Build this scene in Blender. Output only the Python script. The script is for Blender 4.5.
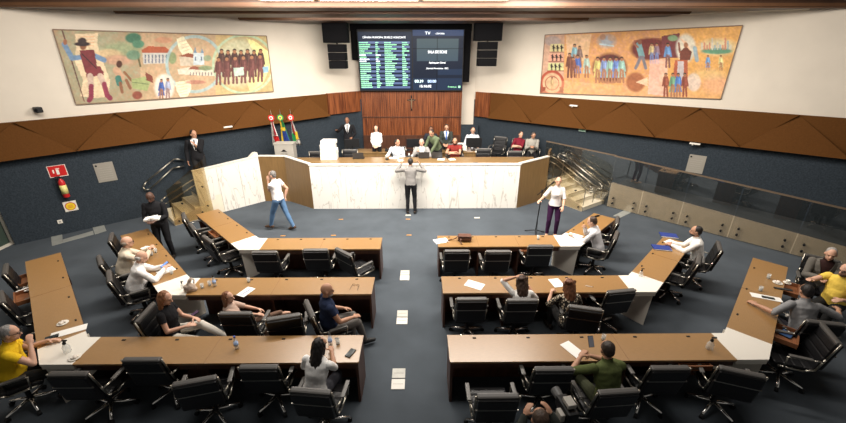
import bpy, bmesh, math, random
import numpy as np
from mathutils import Vector, Matrix, noise
random.seed(5)
for o in list(bpy.data.objects): bpy.data.objects.remove(o)
SC = bpy.context.scene
COL = SC.collection
R = math.radians
# ------------------------------------------------------------------ camera
CAMH = 4.6; FPX = 386.0; PITCH = math.atan(.42); YAW = R(0.6)
cd = bpy.data.cameras.new('camera'); cam = bpy.data.objects.new('camera', cd); COL.objects.link(cam)
cd.sensor_width = 36; cd.lens = 36*FPX/846; cd.clip_start = .05
cam.location = (0, 0, CAMH); cam.rotation_euler = (math.pi/2-PITCH, 0, -YAW)
SC.camera = cam
# ------------------------------------------------------------------ world, lights, exposure
w = bpy.data.worlds.new('world'); SC.world = w; w.use_nodes = True
w.node_tree.nodes['Background'].inputs[0].default_value = (1, .95, .88, 1)
w.node_tree.nodes['Background'].inputs[1].default_value = .12
def area(loc, rot, sx, sy, power, col=(1, .92, .83), spread=180):
    l = bpy.data.lights.new('area_light', 'AREA'); l.shape = 'RECTANGLE'; l.size = sx; l.size_y = sy
    l.energy = power; l.color = col; l.spread = R(spread)
    o = bpy.data.objects.new('area_light', l); COL.objects.link(o); o.location = loc; o.rotation_euler = [R(a) for a in rot]
    return o
area((-.2, 8.45, 5.55), (24, 0, 0), 7.0, .9, 760)
area((-5.5, 6.9, 5.8), (38, 0, 20), 4.0, .8, 200)
area((5.2, 6.9, 5.8), (38, 0, -20), 4.0, .8, 200)
area((-.2, 11.75, 5.38), (22, 0, 0), 7.5, .5, 215)
area((-.2, 4.3, 6.3), (0, 0, 0), 7.0, 1.4, 130, (1, .94, .87))
SC.view_settings.view_transform = 'Standard'; SC.view_settings.look = 'None'
SC.view_settings.gamma = 1; SC.view_settings.use_curve_mapping = False
SC.view_settings.exposure = 0.45
# ------------------------------------------------------------------ measuring helpers: survey the room from the photograph
def _ray(u, v):
    x = (u-423)/FPX; y = -(v-211.5)/FPX
    d = (x, math.cos(PITCH)+y*math.sin(PITCH), -math.sin(PITCH)+y*math.cos(PITCH))
    c, s = math.cos(YAW), math.sin(YAW)
    return Vector((d[0]*c+d[1]*s, -d[0]*s+d[1]*c, d[2]))
def at(u, v, z=0):
    d = _ray(u, v); t = (z-CAMH)/d.z
    return Vector((d.x*t, d.y*t, z))
def onw(u, v, a, b):          # point on the vertical plane through plan points a, b
    d = _ray(u, v); nx, ny = b[1]-a[1], -(b[0]-a[0]); t = (nx*a[0]+ny*a[1])/(nx*d.x+ny*d.y)
    return Vector((d.x*t, d.y*t, CAMH+d.z*t))
def topx(x, y, z):
    c, s = math.cos(YAW), math.sin(YAW)
    X = x*c-y*s; Y = x*s+y*c; zz = z-CAMH
    F = Y*math.cos(PITCH)-zz*math.sin(PITCH); U = Y*math.sin(PITCH)+zz*math.cos(PITCH)
    return 423+FPX*X/F, 211.5-FPX*U/F
# ------------------------------------------------------------------ materials
MATS = {}
def mat(name, col, rough=.5, metal=0., spec=.5, var=0., scale=8., bump=0., stretch=(1, 1, 1), emit=0., alpha=1., coat=0., hsvcol=None):
    if name in MATS: return MATS[name]
    m = bpy.data.materials.new(name); m.use_nodes = True; nt = m.node_tree; b = nt.nodes['Principled BSDF']
    b.inputs['Base Color'].default_value = (*col, 1); b.inputs['Roughness'].default_value = rough
    b.inputs['Metallic'].default_value = metal; b.inputs['Specular IOR Level'].default_value = spec
    if coat: b.inputs['Coat Weight'].default_value = coat; b.inputs['Coat Roughness'].default_value = .28
    if emit: b.inputs['Emission Color'].default_value = (*col, 1); b.inputs['Emission Strength'].default_value = emit
    if alpha < 1: b.inputs['Alpha'].default_value = alpha
    if var or bump:
        tc = nt.nodes.new('ShaderNodeTexCoord'); mp = nt.nodes.new('ShaderNodeMapping'); mp.inputs['Scale'].default_value = stretch
        n = nt.nodes.new('ShaderNodeTexNoise'); n.inputs['Scale'].default_value = scale; n.inputs['Detail'].default_value = 5
        nt.links.new(tc.outputs['Object'], mp.inputs[0]); nt.links.new(mp.outputs[0], n.inputs['Vector'])
        if var:
            cr = nt.nodes.new('ShaderNodeValToRGB')
            c2 = hsvcol or tuple(min(1, c*(1+var)) for c in col); c1 = tuple(c*(1-var) for c in col)
            cr.color_ramp.elements[0].position = .3; cr.color_ramp.elements[1].position = .7
            cr.color_ramp.elements[0].color = (*c1, 1); cr.color_ramp.elements[1].color = (*c2, 1)
            nt.links.new(n.outputs['Fac'], cr.inputs[0]); nt.links.new(cr.outputs[0], b.inputs['Base Color'])
        if bump:
            bp = nt.nodes.new('ShaderNodeBump'); bp.inputs['Strength'].default_value = bump; bp.inputs['Distance'].default_value = .02
            nt.links.new(n.outputs['Fac'], bp.inputs['Height']); nt.links.new(bp.outputs[0], b.inputs['Normal'])
    MATS[name] = m; return m
carpet = mat('carpet', (.073, .086, .100), .95, spec=.1, var=.12, scale=1.5, bump=.2)
wallwhite = mat('wall_white', (.66, .60, .51), .8, var=.03, scale=2)
navy = mat('navy_fabric', (.034, .044, .055), .95, spec=.1, var=.25, scale=30, bump=.3)
band = mat('brown_panel', (.105, .043, .012), .8, spec=.05, var=.08, scale=30, bump=.1)
deskw = mat('desk_wood', (.30, .162, .054), .34, var=.10, scale=14, stretch=(1, 8, 8), spec=.8, coat=.5)
darkw = mat('dark_wood', (.075, .028, .014), .4, var=.3, scale=12, stretch=(1, 1, .2))
midw = mat('drawer_wood', (.22, .085, .035), .4, var=.15, scale=12)
bronze = mat('bronze_panel', (.21, .125, .05), .33, var=.12, scale=25, stretch=(1, 1, .1))
countr = mat('counter_top', (.24, .15, .065), .2, var=.06, scale=10)
white = mat('white_laminate', (.80, .76, .68), .35)
offw = mat('cream_stone', (.52, .45, .35), .45, var=.06, scale=5)
black = mat('black_leather', (.009, .009, .010), .38, spec=.32, bump=.12, scale=40)
blackp = mat('black_plastic', (.008, .008, .009), .5, spec=.3)
blackm = mat('black_matte', (.004, .004, .005), .8, spec=.1)
greyarm = mat('grey_pad', (.10, .095, .088), .4)
chrome = mat('chrome', (.9, .88, .84), .24, metal=1)
brass = mat('brass', (.55, .38, .16), .35, metal=1)
steel = mat('brushed_steel', (.45, .42, .36), .3, metal=1)
paper = mat('paper', (.85, .84, .80), .7)
ceild = mat('ceiling_dark', (.035, .017, .010), .6, var=.1)
copper = mat('copper_highlight_and_frame', (.12, .055, .024), .5, metal=.1, var=.1, scale=3)  # coppery tone of the painted baffle highlights, shared with the lamp frames
grey = mat('grey_cabinet', (.38, .36, .32), .5)
red = mat('red_paint', (.55, .02, .02), .35)
yellowp = mat('yellow_print', (.85, .6, .03), .5)
greenp = mat('green_print', (.03, .35, .12), .5)
bluep = mat('blue_print', (.02, .06, .35), .5)
bluebook = mat('blue_cover', (.02, .045, .22), .45)
brownl = mat('brown_leather', (.11, .045, .028), .45, var=.15, bump=.15)
beigel = mat('beige_fabric', (.5, .4, .32), .8, bump=.2)
tapem = mat('grey_tape', (.26, .27, .25), .7, var=.1, scale=6)
platem = mat('floor_plate', (.50, .49, .44), .5, var=.1)
glassc = mat('clear_glass', (.75, .78, .76), .08, alpha=.35, spec=.8)
screenb = mat('phone_screen', (.12, .22, .5), .2, emit=.8)
lampm = mat('lamp_diffuser', (1, .95, .85), .5, emit=9)
whiteglow = mat('screen_white', (.9, .95, 1), .5, emit=1.3)
greenglow = mat('screen_green', (.32, .85, .45), .5, emit=.6)
eyem = mat('eye_dark', (.02, .012, .01), .3)
lipm = mat('lip', (.38, .13, .10), .5)
def marble_mat():
    m = bpy.data.materials.new('marble'); m.use_nodes = True; nt = m.node_tree; b = nt.nodes['Principled BSDF']
    tc = nt.nodes.new('ShaderNodeTexCoord'); mp = nt.nodes.new('ShaderNodeMapping'); mp.inputs['Scale'].default_value = (2.2, 2.2, .45)
    mp.inputs['Rotation'].default_value = (0, .12, 0)
    n = nt.nodes.new('ShaderNodeTexNoise'); n.inputs['Scale'].default_value = 1.6; n.inputs['Detail'].default_value = 7; n.inputs['Distortion'].default_value = .6
    cr = nt.nodes.new('ShaderNodeValToRGB'); e = cr.color_ramp.elements
    e[0].position = .485; e[0].color = (.76, .735, .68, 1); e[1].position = .515; e[1].color = (.78, .755, .70, 1)
    x = cr.color_ramp.elements.new(.5); x.color = (.50, .47, .42, 1)
    nt.links.new(tc.outputs['Object'], mp.inputs[0]); nt.links.new(mp.outputs[0], n.inputs['Vector'])
    nt.links.new(n.outputs['Fac'], cr.inputs[0]); nt.links.new(cr.outputs[0], b.inputs['Base Color']); b.inputs['Roughness'].default_value = .25
    return m
marble = marble_mat()
def wave_mat(name, c1, c2, scale, rough=.35):
    m = bpy.data.materials.new(name); m.use_nodes = True; nt = m.node_tree; b = nt.nodes['Principled BSDF']
    tc = nt.nodes.new('ShaderNodeTexCoord'); mp = nt.nodes.new('ShaderNodeMapping'); mp.inputs['Scale'].default_value = (1, 1, .05)
    n = nt.nodes.new('ShaderNodeTexNoise'); n.inputs['Scale'].default_value = scale; n.inputs['Detail'].default_value = 3
    cr = nt.nodes.new('ShaderNodeValToRGB'); e = cr.color_ramp.elements; e[0].position = .35; e[0].color = (*c1, 1); e[1].position = .65; e[1].color = (*c2, 1)
    nt.links.new(tc.outputs['Object'], mp.inputs[0]); nt.links.new(mp.outputs[0], n.inputs['Vector']); nt.links.new(n.outputs['Fac'], cr.inputs[0])
    nt.links.new(cr.outputs[0], b.inputs['Base Color']); b.inputs['Roughness'].default_value = rough
    return m
redwood = wave_mat('red_wood_slats', (.085, .022, .008), (.27, .085, .028), 26)
def glass_mat(name='tinted_glass', tint=(.92, .90, .85), f0=.32):
    m = bpy.data.materials.new(name); m.use_nodes = True; nt = m.node_tree
    for n in list(nt.nodes):
        if n.type != 'OUTPUT_MATERIAL': nt.nodes.remove(n)
    out = [n for n in nt.nodes][0]
    tr = nt.nodes.new('ShaderNodeBsdfTransparent'); tr.inputs[0].default_value = (*tint, 1)
    gl = nt.nodes.new('ShaderNodeBsdfGlossy'); gl.inputs['Roughness'].default_value = .015
    gl.inputs[0].default_value = (.9, .9, .9, 1)
    lw_ = nt.nodes.new('ShaderNodeLayerWeight'); lw_.inputs[0].default_value = .5
    pw_ = nt.nodes.new('ShaderNodeMath'); pw_.operation = 'POWER'; pw_.inputs[1].default_value = 3.5; nt.links.new(lw_.outputs['Facing'], pw_.inputs[0])
    fr = nt.nodes.new('ShaderNodeMath'); fr.operation = 'MULTIPLY_ADD'; fr.inputs[1].default_value = .9; fr.inputs[2].default_value = f0/2; pw_.inputs[1].default_value = 4; nt.links.new(pw_.outputs[0], fr.inputs[0])
    mx = nt.nodes.new('ShaderNodeMixShader')
    nt.links.new(fr.outputs[0], mx.inputs[0]); nt.links.new(tr.outputs[0], mx.inputs[1]); nt.links.new(gl.outputs[0], mx.inputs[2]); nt.links.new(mx.outputs[0], out.inputs[0])
    return m
tglass = glass_mat(); sglass = glass_mat('stair_glass', (.95, .92, .84), .16); aglass = glass_mat('amber_glass', (.90, .83, .68), .20)
stepm = mat('step_stone', (.74, .68, .55), .5, var=.05, scale=5)
def attr_mat(name, emit=0, rough=.7):
    m = bpy.data.materials.new(name); m.use_nodes = True; nt = m.node_tree; b = nt.nodes['Principled BSDF']
    a = nt.nodes.new('ShaderNodeAttribute'); a.attribute_name = 'Col'
    if emit:
        b.inputs['Specular IOR Level'].default_value = .1; b.inputs['Base Color'].default_value = (.004, .004, .004, 1); nt.links.new(a.outputs['Color'], b.inputs['Emission Color']); b.inputs['Emission Strength'].default_value = emit
    else: nt.links.new(a.outputs['Color'], b.inputs['Base Color'])
    b.inputs['Roughness'].default_value = rough
    return m
paintm = attr_mat('painted_canvas'); displaym = attr_mat('display_picture', 1.0, .3)
# ------------------------------------------------------------------ mesh helpers
class MB:
    def __init__(s): s.bm = bmesh.new()
    def box(s, c, size, rz=0, bev=0, rot=None):
        b = bmesh.new(); bmesh.ops.create_cube(b, size=1); bmesh.ops.scale(b, vec=size, verts=b.verts)
        if bev: bmesh.ops.bevel(b, geom=b.edges[:], offset=bev, segments=2, affect='EDGES', profile=.6)
        M = Matrix.Translation(c) @ (rot if rot else Matrix.Rotation(rz, 4, 'Z')); bmesh.ops.transform(b, matrix=M, verts=b.verts)
        s._add(b); return s
    def _add(s, b):
        me = bpy.data.meshes.new('t'); b.to_mesh(me); b.free(); s.bm.from_mesh(me); bpy.data.meshes.remove(me)
    def prism(s, pts, z0, z1):
        bot = [s.bm.verts.new((p[0], p[1], z0)) for p in pts]; top = [s.bm.verts.new((p[0], p[1], z1)) for p in pts]
        n = len(pts); s.bm.faces.new(top); s.bm.faces.new(bot[::-1])
        for i in range(n): s.bm.faces.new((bot[i], bot[(i+1) % n], top[(i+1) % n], top[i]))
        return s
    def slab(s, pts, off):      # planar polygon in space with a thickness vector
        off = Vector(off); a = [s.bm.verts.new(p) for p in pts]; b = [s.bm.verts.new(Vector(p)+off) for p in pts]
        n = len(pts); s.bm.faces.new(a); s.bm.faces.new(b[::-1])
        for i in range(n): s.bm.faces.new((a[(i+1) % n], a[i], b[i], b[(i+1) % n]))
        return s
    def cyl(s, p0, p1, r0, r1=None, seg=12):
        r1 = r0 if r1 is None else r1; p0 = Vector(p0); p1 = Vector(p1); d = p1-p0; q = d.to_track_quat('Z', 'Y').to_matrix().to_4x4()
        b = bmesh.new(); bmesh.ops.create_cone(b, cap_ends=True, segments=seg, radius1=r0, radius2=r1, depth=d.length)
        bmesh.ops.transform(b, matrix=Matrix.Translation((p0+p1)/2) @ q, verts=b.verts); s._add(b); return s
    def ball(s, c, r, sc=(1, 1, 1), seg=12, rot=None):
        b = bmesh.new(); bmesh.ops.create_uvsphere(b, u_segments=seg, v_segments=max(6, seg//2+2), radius=r)
        bmesh.ops.transform(b, matrix=Matrix.Translation(c) @ (rot if rot else Matrix()) @ Matrix.Diagonal((*sc, 1)), verts=b.verts); s._add(b); return s
    def tube(s, pts, r, seg=8):
        pts = [Vector(p) for p in pts]
        for i in range(len(pts)-1): s.cyl(pts[i], pts[i+1], r, r, seg)
        for p in pts[1:-1]: s.ball(p, r, seg=8)
        return s
    def lathe(s, prof, seg=16, c=(0, 0, 0)):
        rings = []
        for r, z in prof:
            rings.append([s.bm.verts.new((c[0]+r*math.cos(2*math.pi*i/seg), c[1]+r*math.sin(2*math.pi*i/seg), c[2]+z)) for i in range(seg)])
        for a, b in zip(rings, rings[1:]):
            for i in range(seg): s.bm.faces.new((a[i], a[(i+1) % seg], b[(i+1) % seg], b[i]))
        s.bm.faces.new(rings[0][::-1]); s.bm.faces.new(rings[-1]); return s
    def build(s, name, m, parent=None, smooth=False):
        bmesh.ops.recalc_face_normals(s.bm, faces=s.bm.faces)
        me = bpy.data.meshes.new(name); s.bm.to_mesh(me); s.bm.free(); me.materials.append(m)
        if smooth:
            me.polygons.foreach_set('use_smooth', [True]*len(me.polygons))
        o = bpy.data.objects.new(name, me); COL.objects.link(o)
        if parent: o.parent = parent
        return o
def tag(o, label=None, cat=None, group=None, kind=None):
    if label: o['label'] = label
    if cat: o['category'] = cat
    if group: o['group'] = group
    if kind: o['kind'] = kind
    return o
def thing(name, label, cat, loc=(0, 0, 0), rz=0, group=None):
    o = bpy.data.objects.new(name, None); COL.objects.link(o); o.location = loc; o.rotation_euler = (0, 0, rz); o.empty_display_size = .1
    return tag(o, label, cat, group)
def struct(o): o['kind'] = 'structure'; return o
def copy_tree(o, parent=None):
    c = o.copy(); COL.objects.link(c)
    if parent: c.parent = parent
    for ch in list(o.children): copy_tree(ch, c)
    return c
def relabel(o, label, group=None):
    o['label'] = label
    if group: o['group'] = group
    elif 'group' in o: del o['group']
    return o

# ================================================================== ROOM SHELL
LA, LB = Vector((-10.3, 8.85, 0)), Vector((-8.0, 10.85, 0))
RA, RB = Vector((10.4, 8.95, 0)), Vector((8.1, 10.95, 0))
LD = (LB-LA).normalized(); RD = (RB-RA).normalized()
LN = Vector((LD.y, -LD.x, 0)); RN = Vector((-RD.y, RD.x, 0))       # into the room
YB = 15.8
def wallpt(A, D, y): return A + D*((y-A.y)/D.y)
Lc = wallpt(LA, LD, YB+.25); Rc = wallpt(RA, RD, YB+.25)
Rfar = wallpt(RA, RD, 3.0); 
b = MB(); b.box((0, 6, -.1), (34, 26, .2)); struct(b.build('floor', carpet))
ZC = 5.62
# left and right walls: navy below, white above
def two_tone(name, A, B, nrm, zs):
    root = MB(); off = -nrm*.2
    root.slab([Vector((A.x, A.y, 0)), Vector((B.x, B.y, 0)), Vector((B.x, B.y, zs)), Vector((A.x, A.y, zs))], off)
    o = struct(root.build(name, navy))
    m = MB(); m.slab([Vector((A.x, A.y, zs)), Vector((B.x, B.y, zs)), Vector((B.x, B.y, ZC)), Vector((A.x, A.y, ZC))], off)
    p = m.build('upper_wall', wallwhite, o); return o
two_tone('wall_left', LA, Lc, LN, 2.75)
two_tone('wall_right', Rfar+Vector((0, 0, 0)), Rc, RN, 2.75)
b = MB(); b.box((-.25, YB+.35, ZC/2), (5.2, .2, ZC)); struct(b.build('wall_back', wallwhite))
# side wall beside the glass door
b = MB(); b.box((LA.x-.45, 5.85, 2.8), (.2, 6.1, 5.62)); struct(b.build('wall_side', wallwhite))
dr = MB(); dr.box((-10.42, 8.93, 1.1), (.07, .07, 2.2)); dr.box((-10.47, 7.1, 1.1), (.07, .07, 2.2)); dr.box((-10.44, 8.0, 2.2), (.07, 1.9, .07)); dr.box((-10.44, 8.0, .03), (.07, 1.9, .06))
dro = struct(dr.build('door_1', mat('door_frame', (.6, .56, .48), .5)))
MB().box((-10.46, 8.0, 1.1), (.03, 1.75, 2.1)).build('glass_panel', mat('door_glass', (.05, .07, .055), .15), dro)
MB().cyl((-10.40, 7.35, .9), (-10.40, 7.35, 1.3), .015).build('door_handle', chrome, dro)
# ceiling
b = MB(); b.box((0, 12.4, ZC+.33), (24, 8.4, .2)); struct(b.build('ceiling', ceild))
b = MB(); b.box((0, 2.2, 6.6), (24, 12.4, .15)); b.box((0, 8.3, 6.2), (24, .1, .9)); struct(b.build('ceiling_rear', ceild))
baffm = mat('baffle_wood', (.05, .022, .011), .5, var=.2, scale=3)
def baffle(n, x0, x1, y0, y1, z0, z1):
    b = MB(); b.box(((x0+x1)/2, (y0+y1)/2, (z0+z1)/2), (x1-x0, y1-y0, z1-z0), bev=.02); o = struct(b.build('trim_%d' % n, baffm))
    b = MB(); b.box(((x0+x1)/2, y0-.012, z0+.045), (x1-x0, .03, .07)); b.build('highlight_lip', copper, o)  # added strip, coloured as the coppery highlight on the baffle's lower front edge
    b = MB(); b.box(((x0+x1)/2, y0+.06, z0-.006), (x1-x0, .1, .014)); b.build('highlight_lip', copper, o)  # same painted highlight, carried round to the underside
baffle(1, -5.25, 5.0, 12.6, 14.4, 5.40, 5.54)
baffle(2, -7.6, 6.9, 10.9, 12.4, 5.44, 5.58)
baffle(3, -10.2, 10.5, 9.5, 10.6, 5.46, 5.60)
b = MB(); b.box((0, 13.4, 5.58), (13, 2.4, .08)); struct(b.build('trim_4', ceild))
s0_, s1_ = [ (onw(u, v, RA, RB)-RA).dot(RD) for u, v in ((812, 2), (637, 12))]
pz = [onw(812, 3, RA, RB).z, onw(637, 13, RA, RB).z]
b = MB(); b.slab([RA+RD*s0_+Vector((0, 0, pz[0]-.14)), RA+RD*s1_+Vector((0, 0, pz[1]-.1)), RA+RD*s1_+Vector((0, 0, pz[1]+.06)), RA+RD*s0_+Vector((0, 0, pz[0]+.04))], RN*.3); struct(b.build('trim_15', wallwhite))
for i, (x0, x1) in enumerate([(-3.35, -2.2), (-2.1, .0), (.1, 1.9)]):
    t = thing('ceiling_light', ['short recessed ceiling light strip, leftmost of the three over the chamber', 'long recessed ceiling light strip, middle of the three above the screens', 'recessed ceiling light strip at the top edge, right of the long strip'][i], 'light', ((x0+x1)/2, 9.3, 5.55), 0, 'recessed ceiling light strips')
    L = x1-x0
    MB().box((0, 0, .02), (L, .16, .02)).build('diffuser', lampm if i < 2 else mat('lamp_dim', (1, .85, .65), .5, emit=1.2), t)
    f = MB()
    for sy in (-.09, .09): f.box((0, sy, .02), (L+.04, .02, .05))
    for sx in (-L/2-.01, L/2+.01): f.box((sx, 0, .02), (.02, .2, .05))
    f.build('frame', copper, t)
# faceted brown band on both walls
def facet_band(name, A, D, nrm, pk, vl, za, zb, ta, tb, s_end):
    # pk: s positions of the top peaks; vl: of the bottom valleys, along the wall from A
    def zt(s): return ta+(tb-ta)*s/s_end
    def zo(s): return za+(zb-za)*s/s_end
    def pt(s, z, d): return Vector((A.x+D.x*s+nrm.x*d, A.y+D.y*s+nrm.y*d, z))
    m = MB()
    def tri(P, ds):
        base = [pt(s, z, 0) for s, z in P]; f = [pt(s, z, d) for (s, z), d in zip(P, ds)]
        bv = [m.bm.verts.new(q) for q in base]; fv = [m.bm.verts.new(q) for q in f]
        m.bm.faces.new(fv)
        for i in range(3): m.bm.faces.new((bv[i], bv[(i+1) % 3], fv[(i+1) % 3], fv[i]))
        m.bm.faces.new(bv[::-1])
    for i in range(len(vl)-1):
        tri([(vl[i], zo(vl[i])), (vl[i+1], zo(vl[i+1])), (pk[i], zt(pk[i]))], (.24, .24, .05))
    for i in range(len(pk)-1):
        tri([(pk[i], zt(pk[i])), (pk[i+1], zt(pk[i+1])), (vl[i+1], zo(vl[i+1]))], (.14, .14, .12))
    return struct(m.build(name, band))
SL = (Lc-LA).length
def s_of(p, A, D): return (Vector((p.x, p.y, 0))-A).dot(D)
lp = [s_of(onw(u, v, LA, LB), LA, LD) for u, v in [(14, 122), (114, 113.7), (190, 106), (252, 101), (306, 97)]]
lv = [s_of(onw(u, v, LA, LB), LA, LD) for u, v in [(-40, 165), (75, 147), (160, 137), (229, 128), (282, 122), (328, 116)]]
zL = [onw(u, v, LA, LB) for u, v in [(0, 160), (330, 115), (0, 123), (358, 91)]]
def lin(p, q, s, A, D): a_, b_ = s_of(p, A, D), s_of(q, A, D); return p.z+(q.z-p.z)*(s-a_)/(b_-a_)
LB0, LB1 = lin(zL[0], zL[1], 0, LA, LD), lin(zL[0], zL[1], SL, LA, LD); LT0, LT1 = lin(zL[2], zL[3], 0, LA, LD), lin(zL[2], zL[3], SL, LA, LD)
facet_band('trim_5', LA, LD, LN, lp, lv, LB0, LB1, LT0, LT1, SL)
# back-filler panels closing the strip ends
def band_fill(name, A, D, nrm, s0, s1, z0, z1, d, m):
    P = lambda s, z: Vector((A.x+D.x*s, A.y+D.y*s, z))
    b = MB(); b.slab([P(s0, z0[0]), P(s1, z0[1]), P(s1, z1[1]), P(s0, z1[0])], nrm*d); return struct(b.build(name, m))
band_fill('trim_6', LA, LD, LN, 0, lv[-1]+.05, (LB0, LB1+(LB0-LB1)*(1-lv[-1]/SL)), (LT0, LT1+(LT0-LT1)*(1-lv[-1]/SL)), .045, band)
band_fill('trim_7', LA, LD, LN, lv[-1], SL-.02, (LB1, LB1), (LT1, LT1), .12, redwood)
SR = (Rc-RA).length
rp = [s_of(onw(u, v, RA, RB), RA, RD) for u, v in [(799, 115), (701, 108), (626, 102), (562, 97), (512, 94)]]
rv = [s_of(onw(u, v, RA, RB), RA, RD) for u, v in [(850, 158), (740, 146), (656, 137), (588, 125), (534, 119), (490, 115)]]
zR = [onw(u, v, RA, RB) for u, v in [(846, 157.5), (470, 115), (846, 118), (470, 91)]]
RB0, RB1 = lin(zR[0], zR[1], 0, RA, RD), lin(zR[0], zR[1], SR, RA, RD); RT0, RT1 = lin(zR[2], zR[3], 0, RA, RD), lin(zR[2], zR[3], SR, RA, RD)
facet_band('trim_8', RA, RD, RN, rp, rv, RB0, RB1, RT0, RT1, SR)
band_fill('trim_9', RA, RD, RN, -4, rv[-1]+.05, (RB0-(RB1-RB0)*4/SR, RB1), (RT0-(RT1-RT0)*4/SR, RT1), .045, band)
band_fill('trim_10', RA, RD, RN, rv[-1], SR-.12, (RB1, RB1), (RT1, RT1), .12, redwood)
# timber slat wall behind the dais
def yb(u, v, y=15.6): return onw(u, v, Vector((-1, y, 0)), Vector((1, y, 0)))
WL, WR = yb(359, 60).x, yb(463.5, 60).x; WC = (WL+WR)/2; WW = WR-WL
b = MB(); b.box((WC, 15.68, 2.9), (WW, .12, 5.5))
k = WL+.04
while k < WR-.02:
    b.box((k, 15.605, 2.9), (.05, .03, 5.5)); k += .085
struct(b.build('trim_11', redwood))
b = MB(); b.box((WC, 15.575, yb(400, 117).z), (WW, .04, .03)); b.box((WC, 15.585, .95), (WW, .04, .9)); struct(b.build('trim_12', darkw))
b = MB(); z0 = yb(400, 31).z; b.box((WC, 15.55, (z0+5.8)/2), (WW+.5, .16, 5.8-z0)); z1 = yb(466, 82).z; b.box((WR+.12, 15.58, (z1+5.7)/2), (.24, .1, 5.7-z1)); z2 = yb(357, 60).z; b.box((WL-.12, 15.58, (z2+5.7)/2), (.24, .1, 5.7-z2)); struct(b.build('trim_13', blackm))
b = MB(); b.box((WL-.2, 15.7, 1.4), (.4, .1, 2.8)); b.box((WR+.35, 15.7, .9), (.7, .1, 1.8)); struct(b.build('trim_14', navy))

# ================================================================== DAIS
ZD = .58; ZT = 1.42
FL = Vector((-3.29, 11.2, 0)); FR = Vector((3.05, 11.2, 0))
P1 = Vector((-4.24, 11.87, 0)); P2 = Vector((-5.06, 11.9, 0)); P3 = Vector((-6.42, 10.57, 0))
Q1 = Vector((4.15, 11.95, 0)); 
SLT = Vector((-6.2, 10.78, 0)); SLB = Vector((-6.95, 10.03, 0))                # left stair, outer side top and bottom
SRT = Vector((4.25, 12.12, 0)); SRB = Vector((5.05, 10.94, 0))
ld = (SLB-SLT).normalized(); lw = Vector((-.707, .707, 0))      # run direction, width direction
rd = (SRB-SRT).normalized(); rw = Vector((-rd.y, rd.x, 0))
if rw.x < 0: rw = -rw
_unused = lambda y: wallpt(LA, LD, y); rwall = lambda y: wallpt(RA, RD, y)
dais = thing('dais', 'raised dais platform with dark blue carpet behind the marble front', 'platform', (0, 12.8, 0))
m = MB(); 
poly = [(-3.2, 11.32), (2.95, 11.32), (4.0, 12.05), (4.2, 12.28), (5.1, 12.9), (5.55, 13.1), (2.6, 15.5), (-2.1, 15.5), (-6.45, 11.97), (-5.95, 11.35), (-5.08, 12.04), (-4.2, 12.01)]
m.prism([(x, y-12.8) for x, y in poly][::1], 0, ZD); m.build('platform', carpet, dais)
MB().box((-6.5, 11.25-12.8, .61), (.7, .7, .06), R(45)).build('landing', carpet, dais)
# counter
ct = thing('dais_counter', 'long white marble fronted counter with brown top across the dais', 'counter', (-.12, 11.2, 0))
def rel(pts, o): return [Vector(p)-Vector((o.location.x, o.location.y, 0)) for p in pts]
a, bb = rel([FL, FR], ct)
m = MB(); m.box(((a.x+bb.x)/2, .03, ZT/2-.01), (bb.x-a.x, .06, ZT-.02)); m.build('front_panel', marble, ct)
for k in range(1, 6): MB().box((a.x+(bb.x-a.x)*k/6, -.002, ZT/2), (.006, .006, ZT-.04)).build('panel_joint', grey, ct)
m = MB(); m.prism([(a.x-.02, -.02), (bb.x+.02, -.02), (bb.x+.05, .09), (a.x-.05, .09)], ZT-.02, ZT+.02); m.build('front_edge', white, ct)
m = MB(); m.prism([(a.x-.03, .09), (bb.x+.03, .09), (bb.x+.55, .55), (bb.x+.62, .85), (a.x-.6, .85), (a.x-.5, .5)], ZT-.03, ZT); m.build('counter_top', countr, ct)
m = MB(); m.prism([(a.x-.6, .85), (bb.x+.62, .85), (bb.x+.62, .89), (a.x-.6, .89)], ZT-.12, ZT); m.build('rear_edge', darkw, ct)
for k in range(7):
    x = a.x+.5+k*.9; g = MB(); g.box((x, .14, ZT+.008), (.14, .07, .016), bev=.004); g.build('socket_cover', blackp, ct)
# side screens of the dais: bronze on both sides, marble on the left
def panel(name, label, A, B, z1a, z1b, m, cap=None, th=.06, capn='cap', z0=0.0):
    t = bpy.data.objects.new('side_screen', None); COL.objects.link(t); t.parent = dais; t.location = (A.x, A.y-12.8, 0); d = B-A; t['label'] = label; nrm = Vector((-d.y, d.x, 0)).normalized()*th
    o = Vector((0, 0, 0))
    q = MB(); q.slab([o+Vector((0, 0, z0)), d+Vector((0, 0, z0)), d+Vector((0, 0, z1b)), o+Vector((0, 0, z1a))], nrm); q.build('panel_board', m, t)
    if cap:
        q = MB(); n2 = nrm*1.4; q.slab([o-n2*.2+Vector((0, 0, z1a)), d-n2*.2+Vector((0, 0, z1b)), d+n2+Vector((0, 0, z1b)), o+n2+Vector((0, 0, z1a))], (0, 0, .03)); q.build(capn, cap, t)
    return t
panel('dais_panel', 'angled bronze panel joining the left end of the marble counter', P1, FL, 1.5, 1.43, bronze, white)
panel('dais_panel', 'bronze panel below the grey lectern and flags', P2, P1, 1.5, 1.5, bronze, white)
t = panel('marble_panel', 'white marble side screen running from the bronze panels to the left stair', P3, P2, 1.40, 1.5, marble, white)
d_ = P2-P3
for k in (1, 2): MB().box((d_.x*k/3, d_.y*k/3-.003, .7), (.008, .008, 1.4), math.atan2(d_.y, d_.x)).build('panel_joint', grey, t)
q = MB(); q.slab([d_*.87+Vector((0, .0, 1.5)), d_+Vector((0, 0, 1.5)), d_+Vector((0, 0, 1.62)), d_*.95+Vector((0, 0, 1.62))], Vector((-.04, .04, 0))*3); q.build('raised_end', white, t)
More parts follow.
